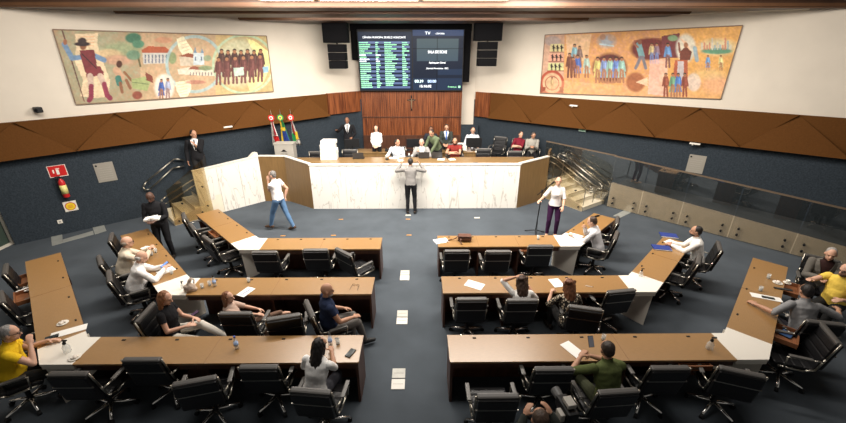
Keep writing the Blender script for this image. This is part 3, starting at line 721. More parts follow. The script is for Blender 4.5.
        be = [e for e in bm.edges if len(e.link_faces) == 1]; inner = {}
        bm.verts.index_update()
        for e in be:
            for vv in e.verts:
                if vv not in inner: inner[vv] = bm.verts.new(base[vv.index] if vv.index >= 0 and vv.index < len(base) else vv.co)
        for e in be:
            a_, b_ = e.verts
            try: bm.faces.new((a_, b_, inner[b_], inner[a_]))
            except Exception: pass
        for f in bm.faces: f.smooth = True
        mm = bpy.data.meshes.new(nm); bm.to_mesh(mm); bm.free(); mm.materials.append(m)
        o = bpy.data.objects.new(nm, mm); COL.objects.link(o); o.parent = body; return o
    tors = L('torso') | (L('hip') & (ta > -.04))
    arms_ = {'long': L('uparm', 'uparm2', 'fore'), 'short': L('uparm', 'uparm2') if False else (L('uparm') | L('uparm2') & (np.zeros(n) > 1)), 'mid': L('uparm', 'uparm2'), 'none': np.zeros(n, bool)}[sleeve]
    nk = tors | arms_
    tm = pat if pat else cloth('%.2f_%.2f_%.2f' % top, top)
    if jacket:
        V = (tf > .02) & (np.abs(tsx) < .015+.085*np.clip((ta-.40)/.6, 0, 1)) & (ta > .40)
        garment('shirt', L('torso') & (tf > 0), .006, tm, .001)
        garment('jacket', (L('torso', 'uparm', 'uparm2', 'fore') | (L('hip') & (ta > -.18))) & ~V, .017, cloth('%.2f_%.2f_%.2f' % jacket, jacket), .005)
        if tie: garment('tie', L('torso') & (tf > .02) & (np.abs(tsx) < .022) & (ta > .40) & (ta < 1.0), .012, cloth('%.2f_%.2f_%.2f' % tie, tie, .5), 0)
    else: garment(topname, nk, .012, tm, .006)
    if legs:
        garment('trousers', L('thigh', 'shin') | (L('hip') & (ta < .02)), .008, cloth('%.2f_%.2f_%.2f' % bottom, bottom), .004)
    if not barefoot:
        sm_ = cloth('shoe_%.2f_%.2f_%.2f' % shoes, shoes, .4)
        garment('shoe', L('footL'), .006, sm_, 0); garment('shoe', L('footR'), .006, sm_, 0)
    # hair
    if hair != 'bald':
        hb = Body(); hcol = mat('hair_%.2f_%.2f_%.2f' % haircol, haircol, .55, var=.35, scale=60, stretch=(1, 1, .15), bump=.3)
        if hair == 'fringe':
            for s in (-1, 1): hb.ell(hc+hm @ Vector((s*.052, -.035, -.012)), (.032, .058, .036), hm, 'h')
            hb.ell(hc+hm @ Vector((0, -.07, -.02)), (.055, .032, .038), hm, 'h')
        else:
            hb.ell(hc+hm @ Vector((0, -.026, .030)), (.079*hs, .088*hs, .088*hs), hm, 'h')
            hb.ell(hc+hm @ Vector((0, -.05, -.01)), (.068, .058, .07), hm, 'h')
            if hair == 'short':
                for s in (-1, 1): hb.ell(hc+hm @ Vector((s*.066, -.01, .012)), (.014, .03, .034), hm, 'h')
            if hair in ('long', 'curly', 'bob'):
                dn = -Us*(.34 if hair == 'long' else .24 if hair == 'curly' else .13)
                for s, bk in ((-.06, -.04), (0, -.075), (.06, -.04), (-.035, -.065), (.035, -.065)):
                    p0 = hc+hm @ Vector((s, bk, 0)); p1 = p0+dn*.55+F*-.015; p2 = p0+dn+F*-.03+X*s*.25
                    r_ = .034 if hair != 'curly' else .046
                    hb.cone(p0, r_, p1, r_*.95, 'h'); hb.cone(p1, r_*.95, p2, r_*.5, 'h')
                for s in (-1, 1): hb.cone(hc+hm @ Vector((s*.068, .005, .03)), .022, hc+hm @ Vector((s*.07, -.01, -.09)), .022, 'h')
                if hair == 'curly':
                    rr = random.Random(3)
                    for _ in range(26):
                        a = rr.uniform(0, 6.28); zz = rr.uniform(-.2, .1); q = hc+hm @ Vector((.085*math.cos(a), -.035+.06*math.sin(a), zz)) if math.sin(a) < .3 else hc
                        hb.ell(q, (.028, .028, .03), hm, 'h')
            if hair == 'bun': hb.ell(hc+hm @ Vector((0, -.115, .03)), (.035, .03, .035), hm, 'h')
        hme = hb.remesh(.009, 1)
        lf_ = .011 if hair in ('long', 'curly') else .004
        for vtx in hme.vertices:
            c_ = Vector((vtx.co.x*40, vtx.co.y*40, vtx.co.z*14)); vtx.co += Vector(vtx.normal)*lf_*noise.noise(c_)
        hme.materials.append(hcol); ho = bpy.data.objects.new('hair', hme); COL.objects.link(ho); ho.parent = body
    if beard:
        hb = Body(); hb.ell(hc+hm @ Vector((0, .035, -.078)), (.055, .058, .04), hm, 'h'); hme = hb.remesh(.008, 1); hme.materials.append(mat('hair_%.2f_%.2f_%.2f' % haircol, haircol, .55)); bo = bpy.data.objects.new('beard', hme); COL.objects.link(bo); bo.parent = body
    for s in (-1, 1):
        e = MB(); e.ball(hc+hm @ Vector((s*.029, .077*hs, .008)), .010, (1.25, .6, .7), 8, hm.to_4x4()); e.build('eye', eyem, body)
    e = MB(); e.ball(hc+hm @ Vector((0, .090*hs, -.055)), .017, (1.2, .35, .35), 8, hm.to_4x4()); e.build('mouth', lipm, body)
    if glasses:
        g = MB()
        for s in (-1, 1):
            c = hc+hm @ Vector((s*.032, .098, .006)); pts = [c+hm @ Vector((.024*math.cos(a), 0, .017*math.sin(a))) for a in [i*math.pi/4 for i in range(9)]]
            g.tube(pts, .0028, 5); g.cyl(hc+hm @ Vector((s*.058, .095, .012)), hc+hm @ Vector((s*.08, -.005, .01)), .0028, seg=5)
        g.cyl(hc+hm @ Vector((-.009, .1, .01)), hc+hm @ Vector((.009, .1, .01)), .0028, seg=5); g.build('glasses', blackp, body)
    rot = Matrix.Rotation(R(h), 3, 'Z')
    if pos: xy = Vector((pos[0], pos[1], z0))
    else:
        q = at(u, v, z0+hc.z*sc); xy = q-rot @ (hc*sc); xy.z = z0
    body.location = xy; body.rotation_euler = (0, 0, R(h)); body.scale = (sc, sc, sc)
    if chairlab:
        hh = h if chairh is None else chairh; fw = Vector((-math.sin(R(hh)), math.cos(R(hh)), 0)); rt = Vector((fw.y, -fw.x, 0))
        c = xy+fw*(.06+chairoff[1])+rt*chairoff[0]; chair_at(c.x, c.y, hh, chairlab, z0)
    return body, xy, rot
W_ = (.75, .73, .69); BK = (.012, .012, .014); JEAN = (.10, .19, .33)
person('man in a yellow polo shirt and glasses resting his chin on his hand', 10, 333, -52, skin='light', top=(.85, .55, .02), sleeve='short', haircol=(.25, .24, .23), lean=14, hyaw=-8, hpitch=12,
       rh=(.08, .31, .98), lh=(-.2, .42, .8), rpole=(.7, .2, -1), glasses=True, vox=.009, belly=.05, chairlab='black office chair under the man in the yellow polo at left')
person('bald man in a beige shirt with hands clasped on the angled desk', 127, 242, -48, skin='light', top=(.66, .58, .46), hair='fringe', haircol=(.3, .25, .2), lean=16, hpitch=12, rh=(.02, .50, .92), lh=(-.04, .50, .92), rpole=(.6, .1, -.8), lpole=(-.6, .1, -.8), belly=.04, glasses=True, chairlab='black office chair under the bald man in the beige shirt')
person('bald man in a white shirt looking at a blue-lit phone', 141.5, 257, -52, skin='light', top=(.86, .84, .82), hair='fringe', haircol=(.5, .48, .45), lean=20, hpitch=28, rh=(.10, .50, .86), lh=(-.04, .52, .86), rpole=(.6, .1, -.8), lpole=(-.6, .1, -.8), belly=.05, chairlab='black office chair under the bald man in the white shirt')
person('woman in a black top and white trousers looking down at her phone', 165, 298, -84, skin='light', top=BK, sleeve='short', bottom=(.72, .68, .6), hair='long', haircol=(.22, .09, .035), lean=2, hpitch=22, female=True, rh=(.12, .30, .76), lh=(-.06, .34, .78), lf=(-.02, .76, .42, 0, 1, .1), rf=(.06, .60, .1, 0, 1, 0), vox=.009, chairlab='black office chair turned sideways under the woman in white trousers', shoes=(.5, .42, .35))
person('woman with auburn hair in brown trousers resting a bare foot on her knee', 228, 297, -70, skin='light', top=(.50, .36, .29), sleeve='mid', bottom=(.17, .10, .07), hair='long', haircol=(.19, .075, .032), lean=-4, hyaw=-14, hpitch=6, female=True, sc=.88, pz=.48, rh=(.08, .42, .68), lh=(-.1, .42, .68), rf=(.06, .86, .62, .1, 1, .1), lf=(-.02, .5, .1, 0, 1, 0), barefoot=True, vox=.010)
chair(234, 309, 0, 'black office chair with its back to us below the auburn-haired woman', z=1.06)
person('bald bearded man in a navy polo sitting sideways with crossed legs', 327, 290, -62, skin='tan', top=(.018, .028, .065), sleeve='short', bottom=(.13, .12, .11), hair='bald', haircol=(.25, .22, .2), lean=-2, hyaw=-10, hpitch=6, rh=(.17, .34, .70), lh=(-.16, .28, .68), rf=(.10, .52, .13, .1, 1, 0), lf=(-.10, .38, .1, 0, 1, 0), vox=.009, beard=True, belly=.04, shoes=(.03, .03, .03), chairlab='black office chair leaning back under the bald man in navy')
person('woman with long black hair in a white blouse at the nearest left row', 320, 345, -12, skin='tan', top=(.93, .92, .90), sleeve='mid', bottom=(.05, .05, .06), hair='long', haircol=(.012, .009, .008), lean=16, tilt=5, hpitch=8, hyaw=-20, female=True, rh=(.06, .47, .84), lh=(-.16, .44, .80), vox=.009)
chair(310, 390, -6, 'black office chair behind the woman with long black hair')
# right-hand rows
person('dark-haired man in a pale grey shirt writing at the short front wing', 592, 221.5, 58, skin='light', top=(.62, .61, .62), hair='short', haircol=(.05, .028, .018), lean=20, hpitch=22, lh=(-.10, .54, .80), rh=(.07, .36, .97), rpole=(.5, .3, -1), chairlab='black office chair under the man writing at the short wing')
person('dark-haired man in a white shirt leaning on the desk by two blue folders', 696, 231, 60, skin='tan', top=(.82, .80, .76), hair='short', haircol=(.015, .012, .01), lean=14, hpitch=4, lh=(-.02, .50, .80), rh=(.10, .50, .80), beard=True, chairlab='black office chair under the man beside the blue folders')
person('grey-haired man in a grey suit seated at the far right wing', 831, 254, 142, skin='light', top=(.035, .015, .014), jacket=(.13, .12, .105), hair='short', haircol=(.32, .30, .28), lean=4, hyaw=-5, hpitch=12, lh=(-.05, .34, .85), rh=(.10, .36, .84), vox=.009, chairlab='black office chair under the grey-haired man in the suit')
person('bearded man in a yellow t-shirt and glasses reaching his hand across', 846, 270, 112, skin='light', top=(.85, .60, .10), sleeve='short', hair='bald', haircol=(.1, .06, .04), lean=4, hyaw=-12, hpitch=10, lh=(-.2, .40, .84), rh=(.24, .50, 1.0), beard=True, glasses=True, belly=.06, vox=.009)
person('man in a grey t-shirt seen from behind with both arms spread wide', 806, 291, -12, skin='tan', top=(.26, .26, .265), sleeve='mid', bottom=(.03, .03, .04), hair='short', haircol=(.015, .012, .01), lean=20, hpitch=16, lh=(-.52, .30, .80), rh=(.58, .30, .86), lpole=(-.4, -.8, -.3), rpole=(.4, -.8, -.3), belly=.03, vox=.009, chairlab='black office chair under the man in the grey t-shirt')
person('woman with curly brown hair in a white blouse with one hand at her head', 521.5, 280, 0, skin='tan', top=(.92, .90, .86), sleeve='mid', hair='curly', haircol=(.055, .028, .017), sc=.98, pz=.44, lean=20, hpitch=4, hyaw=8, female=True, lh=(-.09, .27, 1.09), lpole=(-1, .2, .1), rh=(.2, .42, .8))
chair(522.8, 299, 0, 'black office chair behind the woman with curly hair')
patm = bpy.data.materials.new('leaf_pattern'); patm.use_nodes = True; nt_ = patm.node_tree; tc_ = nt_.nodes.new('ShaderNodeTexCoord'); vo = nt_.nodes.new('ShaderNodeTexVoronoi'); vo.inputs['Scale'].default_value = 22; vo.feature = 'DISTANCE_TO_EDGE'
cr_ = nt_.nodes.new('ShaderNodeValToRGB'); cr_.color_ramp.interpolation = 'CONSTANT'; cr_.color_ramp.elements[0].color = (.015, .013, .012, 1); cr_.color_ramp.elements[1].position = .17; cr_.color_ramp.elements[1].color = (.55, .46, .33, 1)
nt_.links.new(tc_.outputs['Object'], vo.inputs[0]); nt_.links.new(vo.outputs['Distance'], cr_.inputs[0]); nt_.links.new(cr_.outputs[0], nt_.nodes['Principled BSDF'].inputs['Base Color'])
person('woman with auburn hair in a black and cream patterned top', 568.5, 284, 4, skin='light', sleeve='mid', hair='curly', haircol=(.15, .055, .022), sc=.98, pz=.45, lean=18, hpitch=8, female=True, lh=(-.18, .40, .80), rh=(.18, .40, .80), pat=patm)
chair(586, 307, -14, 'black office chair behind the woman in the patterned top')
_, PO, RO = person('man in an olive t-shirt seen from behind holding up a phone', 607, 349, 6, skin='tan', top=(.085, .105, .035), sleeve='mid', bottom=(.05, .055, .03), hair='short', haircol=(.03, .018, .012), lean=20, hpitch=14, lh=(-.20, .42, .90), rh=(-.05, .44, .88), lpole=(-1, .1, -.6), rpole=(1, .0, -.4), vox=.009)
chair(619, 390.5, 4, 'black office chair behind the man in the olive t-shirt')
# standing
person('man in black clothes standing and carrying white papers', 150, 197, -165, sit=False, skin='dark', top=BK, bottom=BK, hair='bald', lean=3, hpitch=22, hyaw=-6, lh=(-.08, .30, 1.10), rh=(.10, .30, 1.10))
person('security man in a black suit and tie standing by the left stair', 193.5, 134, -158, z0=.64, sit=False, sc=1.05, skin='tan', top=(.8, .8, .8), jacket=BK, tie=BK, hair='short', haircol=(.02, .015, .012), lean=0, hyaw=40, hpitch=4, lh=(-.02, .19, 1.32), rh=(.26, .08, .86))
person('bearded man in a white t-shirt and jeans walking with a hand at his mouth', 272, 175, 72, sit=False, skin='light', top=(.80, .77, .76), sleeve='short', bottom=JEAN, haircol=(.16, .15, .14), beard=True, lean=4, hyaw=12, hpitch=6, lh=(-.05, .19, 1.42), rh=(.22, -.05, .9), lf=(-.06, .34, .09), rf=(.08, -.30, .12, .1, 1, -.3), shoes=(.07, .04, .025), belly=.02, sc=1.0)
person('man in a black suit with raised hand standing behind the white box stack', 347, 120.5, 178, z0=ZD, sit=False, skin='brown', top=(.8, .8, .8), jacket=BK, tie=BK, hair='bald', lean=0, hpitch=4, rh=(.38, .22, 1.26), lh=(-.18, .2, 1.0), sc=1.0, vox=.012)
person('woman in a white blouse and black trousers perched on the rear desk', 376, 128.5, 178, z0=ZD, sit=False, skin='light', top=(.82, .80, .78), sleeve='long', bottom=BK, hair='long', haircol=(.02, .012, .01), lean=-2, hpitch=8, female=True, lh=(-.08, .24, 1.02), rh=(.08, .24, 1.02), sc=.95, vox=.012)
person('man in a light blue shirt seated at the counter turning to his left', 397.5, 142.5, 176, z0=ZD, skin='tan', top=(.72, .75, .80), haircol=(.02, .014, .012), lean=10, hyaw=52, hpitch=6, lh=(-.12, .42, .80), rh=(.26, .40, .80), vox=.012, chairlab='black office chair under the man in the light blue shirt')
person('grey-haired man in a grey blazer seated behind an open laptop', 421.5, 142.5, 184, z0=ZD, skin='light', top=(.8, .8, .8), jacket=(.30, .29, .28), haircol=(.30, .28, .26), lean=6, hyaw=-15, hpitch=4, lh=(-.2, .40, .80), rh=(.16, .30, .98), vox=.012, chairlab='black office chair under the grey-haired man in the blazer')
person('man in an olive green jacket leaning over the counter', 431.5, 133, 140, z0=ZD, sit=False, skin='tan', top=(.12, .15, .085), haircol=(.03, .02, .015), lean=32, hyaw=0, hpitch=30, lh=(-.02, .45, .80), rh=(.3, .45, .86), vox=.012)
person('man in a dark suit and blue tie reading papers behind the counter', 446.5, 127.5, 176, z0=ZD, sit=False, skin='tan', top=(.5, .55, .62), jacket=(.035, .04, .035), tie=(.02, .09, .4), haircol=(.02, .015, .012), lean=6, hpitch=24, lh=(-.08, .30, 1.0), rh=(.10, .30, 1.0), sc=.95, vox=.012)
person('bearded man in a red and grey top leaning on crossed arms at the counter', 455, 141, 172, z0=ZD, skin='tan', top=(.24, .03, .025), sleeve='short', haircol=(.02, .014, .012), beard=True, lean=16, hyaw=0, hpitch=10, lh=(.06, .42, .82), rh=(.02, .38, .86), lpole=(-1, 0, -.3), rpole=(1, 0, -.3), vox=.012, chairlab='black office chair under the bearded man in red')
person('man in glasses and a pale striped shirt behind a monitor on the rear desk', 473, 130.5, 180, z0=ZD, skin='light', top=(.66, .66, .72), haircol=(.06, .03, .02), lean=4, hpitch=8, glasses=True, vox=.012, sc=1.03)
person('dark-haired person hidden up to the forehead behind the monitor at centre', 431, 129.5, 180, z0=ZD, skin='brown', top=(.03, .03, .035), lean=8, hpitch=12, vox=.013)
person('woman in a maroon top with folded arms sitting by the right wall of the dais', 521, 134.5, 158, z0=ZD, skin='light', top=(.17, .012, .025), sleeve='mid', bottom=BK, hair='bun', haircol=(.012, .009, .008), lean=2, tilt=-6, hyaw=30, hpitch=14, female=True, lh=(.06, .26, .80), rh=(-.04, .26, .84), lpole=(-1, -.2, -.4), rpole=(1, -.2, -.4), vox=.012, chairlab='black office chair under the woman in maroon')
person('man in a beige shirt looking down beside the woman in maroon', 533.5, 135.5, 170, z0=ZD, skin='tan', top=(.36, .34, .30), bottom=BK, haircol=(.07, .055, .045), lean=8, hyaw=10, hpitch=34, lh=(-.04, .30, .84), rh=(.08, .30, .84), vox=.012, chairlab='black office chair under the man in the beige shirt')
person('man in a grey jacket and black trousers seen from behind leaning on the marble counter', 410.5, 162, 0, sit=False, skin='tan', top=(.22, .21, .20), bottom=BK, haircol=(.015, .012, .01), lean=6, hpitch=12, lh=(-.28, .26, 1.47), rh=(.28, .26, 1.47), lpole=(-1, -.1, -.8), rpole=(1, -.1, -.8), lf=(-.1, .0, .09, -.2, 1, 0), rf=(.12, 0, .09, .2, 1, 0), topname='jacket')
person('woman in a white blouse and purple trousers speaking at the microphone stand', 558.5, 181, 168, sit=False, skin='light', top=(.78, .75, .72), sleeve='mid', bottom=(.045, .012, .05), hair='bun', haircol=(.05, .028, .02), lean=0, hyaw=-2, hpitch=2, female=True, lh=(-.16, .26, .98), rh=(.42, .26, 1.12), rpole=(.4, -.4, -1), shoes=(.5, .32, .22), sc=.98, vox=.010)
person('camera operator seen only by the top of a brown-haired head at the lower edge', 540, 419, 0, sit=False, skin='tan', top=(.04, .04, .045), haircol=(.06, .035, .022), lean=6, hpitch=10, rh=(.22, .34, 1.34), lh=(-.05, .36, 1.3), vox=.011, sc=.95)

# ================================================================== SMALL THINGS
def put(name, label, cat, u, v, z=ZW, rz=0, group=None, off=(0, 0)):
    p = at(u, v, z); return thing(name, label, cat, (p.x+off[0], p.y+off[1], z), R(rz), group)
def sheet(name, label, cat, u, v, w=.21, d=.297, rz=0, z=ZW, m=None, th=.003, group=None, **k):
    p = at(u, v, z); o = MB().box((0, 0, th/2), (w, d, th)).build(name, m or paper); o.location = (p.x, p.y, z+.003); o.rotation_euler = (0, 0, R(rz)); tag(o, label, cat, group); return o
for a in [
 ('paper_sheet', 'loose sheet on the aisle end of the front right desk', 'paper', 441, 241, .21, .30, -70),
 ('paper_sheet', 'sheet of paper lying aslant near the aisle end of the middle right desk', 'paper', 474.5, 285, .21, .32, 60),
 ('paper_sheet', 'white paper left of the woman in the patterned top', 'paper', 556.5, 283, .2, .26, 10),
 ('paper_sheet', 'white sheet beside the phone of the man in olive', 'paper', 573, 350, .17, .32, 28),
 ('paper_sheet', 'paper under the hand of the man writing at the front wing', 'paper', 575, 236, .22, .3, 50),
 ('paper_sheet', 'white paper between the two blue folders', 'paper', 674, 243.5, .24, .32, 30),
 ('paper_sheet', 'white sheet under a dark remote on the far right wing', 'paper', 766, 297.5, .42, .14, -24),
 ('paper_sheet', 'long white paper by the dark phone on the far left wing', 'paper', 69, 331.5, .42, .16, 32),
 ('paper_sheet', 'paper under the phone hand of the bald man in white', 'paper', 166, 271, .2, .28, -40),
 ('notebook', 'open notepad on the middle left desk beside the auburn-haired woman', 'notebook', 246, 292, .17, .27, -22),
]: sheet(*a)
p_ = [o for o in COL.objects if o.name.startswith('notebook')][0]
MB().cyl((0, -.1, .008), (.02, .08, .008), .004).build('pen', bluep, p_)
for a in [('smartphone', 'dark phone on the long paper at far left', 'phone', 52, 337.5, .075, .15, -55, ZW+.006),
          ('smartphone', 'phone in a dark green case beside the woman with long black hair', 'phone', 350.5, 353.5, .08, .16, -25, ZW),
          ('remote_control', 'dark remote control on the white sheet at far right', 'remote', 768, 298, .05, .17, 66, ZW+.005),
          ('remote_control', 'dark strip shaped remote next to the cup at far right', 'remote', 783, 289.5, .05, .26, 70, ZW)]:
    n_, l_, c_, u_, v_, w1, d1, r1, z1 = a
    o = sheet(n_, l_, c_, u_, v_, w1, d1, r1, z1, blackp, .012); MB().box((0, 0, .0125), (w1*.86, d1*.9, .002)).build('screen', mat('glass_black', (.02, .03, .035), .08), o)
for u, v, rz, l in [(668.5, 236, -18, 'blue folder at the far end of the wing by the man in white'), (661.5, 248.5, -14, 'blue folder with white pages nearer the middle of the wing')]:
    o = sheet('folder', l, 'folder', u, v, .34, .22, rz, m=bluebook, th=.025); MB().box((.002, -.004, .012), (.335, .22, .016)).build('pages', paper, o)
# glasses, cups, bottles
def tumbler(u, v, label, z=ZW):
    t = put('drinking_glass', label, 'glass', u, v, z, group='drinking glasses')
    MB().lathe([(.026, 0), (.031, .09), (.028, .09), (.024, .006)], 14).build('glass_body', glassc, t, True); MB().lathe([(.024, .006), (.026, .045)], 14).build('water', mat('water', (.6, .65, .65), .05, alpha=.4), t, True); return t
for u, v, l in [(156, 252.5, 'drinking glass right of the folded tissue on the two bald men wing'), (152, 255.5, 'drinking glass nearest the bald man in beige'), (172, 274, 'drinking glass nearer the white corner on the two bald men wing'),
                (202.5, 288, 'drinking glass beside the beige bag'), (210, 285.5, 'small glass left of the clear bottle in the middle left row'), (249, 282, 'drinking glass behind the open notepad'),
                (338, 344, 'drinking glass right of the dark capped bottle'), (538, 239.5, 'drinking glass near the white corner of the front right row'), (768, 278.5, 'upper drinking glass on the far right wing'), (760, 291, 'lower drinking glass on the far right wing'),
                (603, 340, 'small clear cup by the phone of the man in olive')]: tumbler(u, v, l)
for u, v, l in [(409, 156, 'drinking glass on the counter by the man in the light blue shirt'), (386, 158, 'drinking glass on the counter below the woman in white'), (412, 157.5, 'glass of water beside the open laptop on the counter')]: tumbler(u, v, l, ZT)
def bottle(u, v, label, capm, hgt=.21, body=None):
    t = put('water_bottle', label, 'bottle', u, v); s = hgt/.21
    MB().lathe([(.028*s, 0), (.031*s, .01), (.031*s, .12*s), (.024*s, .155*s), (.012*s, .185*s), (.012*s, .195*s)], 14).build('bottle_body', body or glassc, t, True)
    MB().lathe([(.032*s, .06*s), (.032*s, .11*s)], 14).build('bottle_label', mat('bottle_label', (.35, .5, .8), .4), t, True)
    MB().cyl((0, 0, .19*s), (0, 0, .215*s), .015*s).build('cap', capm, t); return t
bottle(237, 348.5, 'small water bottle with blue cap standing on the nearest left desk', bluep)
bottle(330.5, 345, 'clear bottle with dark cap in front of the woman with long black hair', blackp)
bottle(215, 286, 'clear bottle with dark cap on the middle left desk', blackp)
def pump(u, v, label, s=1):
    t = put('pump_bottle', label, 'bottle', u, v)
    MB().lathe([(.036*s, 0), (.04*s, .01), (.04*s, .08*s), (.02*s, .115*s), (.016*s, .12*s)], 14).build('bottle_body', glassc, t, True)
    m = MB(); m.cyl((0, 0, .118*s), (0, 0, .145*s), .018*s); m.cyl((0, 0, .145*s), (0, 0, .17*s), .006*s); m.box((.015*s, 0, .172*s), (.055*s, .018*s, .012*s)); m.build('pump', blackp, t); return t
pump(68, 352, 'hand sanitiser pump bottle on the white corner beside the man in yellow', 1.15)
pump(709, 349, 'hand sanitiser pump bottle at the right end of the nearest right desk', 1.15)
pump(640.5, 276, 'small pump bottle with dark top on the middle right white corner', .9); pump(183, 288, 'small pump bottle on the white corner behind the beige bag', .8)
def plate(u, v, label, food=(.7, .55, .4), cup=False, z=ZW):
    t = put('saucer', label, 'saucer', u, v, z); MB().lathe([(.04, 0), (.075, .012), (.072, .015), (.04, .005)], 20).build('dish', white, t, True)
    if not cup:
        m = MB(); rr = random.Random(int(u))
        for _ in range(6): m.ball((rr.uniform(-.035, .035), rr.uniform(-.03, .03), .022), rr.uniform(.015, .028), (1, 1, .6), 8)
        m.build('crumpled_napkin', mat('napkin', (.75, .68, .6), .8), t, True)
    return t
plate(63, 323.5, 'saucer with a crumpled napkin on the far left wing'); plate(75, 358, 'saucer with food on the white corner beside the man in yellow'); plate(777.5, 283, 'saucer with a napkin beside the open drawer at far right')
t = put('coffee_cup', 'white coffee cup on a saucer beside the open drawer at far right', 'cup', 787, 283); MB().lathe([(.03, 0), (.06, .01), (.058, .013), (.03, .005)], 18).build('saucer', white, t, True); MB().lathe([(.02, .008), (.032, .06), (.029, .06), (.018, .014)], 16).build('cup_body', white, t, True); MB().tube([(.03, 0, .05), (.048, 0, .042), (.045, 0, .025), (.026, 0, .02)], .004).build('handle', white, t)
t = put('tissue', 'white folded tissue in front of the bald man in beige', 'tissue', 146, 249); m = MB(); m.box((0, 0, .012), (.2, .13, .02), R(-30), .008); m.box((.03, .01, .03), (.13, .08, .02), R(10), .008, Matrix.Rotation(.3, 4, 'X')); tt = m.build('folded_sheet', paper, t)
# spectacles on the middle left desk
t = put('spectacles', 'pair of spectacles lying on the middle left desk', 'glasses', 356, 286, ZW, -10); m = MB()
for s in (-1, 1):
    m.tube([(s*.035+.026*math.cos(a), 0.0, .022+.018*math.sin(a)) for a in [i*math.pi/4 for i in range(9)]], .0025, 5)
m.build('frame', blackp, t)
for s in (-1, 1): MB().tube([(s*.062, 0, .026), (s*.068, -.13, .006)], .003, 5).build('temple', blackp, t)
t = put('pen', 'pen lying on the middle right desk beyond the patterned top', 'pen', 589, 286.5); MB().cyl((-.06, .02, .007), (.05, -.02, .007), .005).build('barrel', paper, t); MB().cyl((.05, -.02, .007), (.07, -.027, .007), .005, .002).build('tip', blackp, t)
t = put('keys', 'dark keys and case on the far end of the short front wing', 'keys', 597, 216.5, ZW, 30); m = MB(); m.box((0, 0, .015), (.14, .05, .03), 0, .01); m.build('case', blackp, t); MB().tube([(.08, 0, .006), (.14, .02, .006), (.16, -.01, .006)], .006).build('key', steel, t)
# brown handbag
t = put('handbag', 'brown leather handbag lying on the front right desk', 'bag', 464.5, 240, ZW, -4); m = MB(); m.box((0, 0, .065), (.30, .20, .12), 0, .045); m.build('bag_body', brownl, t, True)
MB().box((0, -.03, .128), (.27, .15, .014), 0, .006).build('flap', brownl, t); MB().tube([(-.13, -.02, .11), (-.22, -.06, .05), (-.30, -.02, .015), (-.36, -.08, .012), (-.38, -.15, .012)], .010).build('strap', brownl, t, True)
MB().tube([(-.08, -.1, .09), (-.1, -.17, .04), (-.06, -.24, .01)], .010).build('strap', brownl, t, True)
# beige bag on left corner
t = put('tote_bag', 'upright beige cloth bag on the middle left white corner', 'bag', 190.5, 291, ZW, 20); B_ = Body(); B_.ell(Vector((0, 0, .07)), (.10, .07, .08), Matrix.Identity(3), 'b'); B_.cone((0, 0, .1), .06, (.01, 0, .17), .03, 'b'); B_.cone((.01, 0, .17), .03, (.05, .01, .24), .022, 'b'); B_.cone((-.05, 0, .03), .05, (.06, 0, .03), .055, 'b')
me_ = B_.remesh(.01, 2)
for vv in me_.vertices: vv.co += Vector(vv.normal)*.012*noise.noise(vv.co*22)
me_.materials.append(beigel); o = bpy.data.objects.new('bag_body', me_); COL.objects.link(o); o.parent = t; MB().tube([(.05, .01, .24), (.09, .02, .2), (.075, .02, .13)], .01).build('handle', beigel, t, True)
# phones held
def held_phone(label, p, rz, tilt, m):
    o = MB().box((0, 0, 0), (.075, .15, .01), 0, .003).build('smartphone', blackp); o.location = p; o.rotation_euler = (R(tilt), 0, R(rz)); tag(o, label, 'phone'); MB().box((0, 0, .0055), (.068, .14, .002)).build('screen', m, o)
held_phone('blue-lit phone held by the bald man in white', at(164.5, 264.5, .90), -40, 25, screenb)
held_phone('grey phone held up by the man in the olive t-shirt', at(591, 341.5, .95), 5, 55, mat('phone_grey', (.25, .27, .33), .3))
held_phone('dark phone held by the woman in white trousers', at(194, 314, .80), -50, 20, mat('phone_off', (.06, .03, .08), .2))
# tablet and cables inside the right drawer, cloth in left one
p = at(787, 333, .66); o = MB().box((0, 0, 0), (.2, .15, .012), 0, .003).build('tablet', blackp); o.location = (p.x, p.y, .645); o.rotation_euler = (0, 0, R(45-12)); tag(o, 'tablet with a dark blue screen in the lower open drawer at far right', 'tablet'); MB().box((0, 0, .007), (.18, .13, .002)).build('screen', mat('tab_screen', (.03, .06, .13), .2, emit=.3), o)
for u, v, l in [(787, 316, 'white charger beside the tablet in the drawer, left of two'), (795, 319, 'white charger beside the tablet in the drawer, right of two')]:
    p = at(u, v, .66); t = thing('charger', l, 'charger', (p.x, p.y, .645)); MB().box((0, 0, .02), (.035, .035, .04), 0, .006).build('plug', white, t); MB().tube([(0, 0, .04), (-.05, .03, .06), (-.14, .02, .105)], .004).build('cable', white, t)
t = put('cloth', 'white cloth lying in the lower open drawer at far left', 'cloth', 25.5, 291, .645); m = MB(); rr = random.Random(2)
for _ in range(7): m.box((rr.uniform(-.06, .06), rr.uniform(-.04, .04), .015+rr.uniform(0, .02)), (.1, .07, .015), rr.uniform(0, 3), .006)
m.build('folded_cloth', paper, t, True)
# papers carried by the man in black
p = at(152.5, 219, 1.12); t = thing('paper_bundle', 'white bundle of papers carried by the man in black', 'papers', (p.x, p.y, 1.10), R(15)); m = MB()
m.box((0, 0, .03), (.30, .18, .05), 0, .012); m.box((.04, -.02, .07), (.18, .13, .035), R(25), .012); m.build('bundle', paper, t)
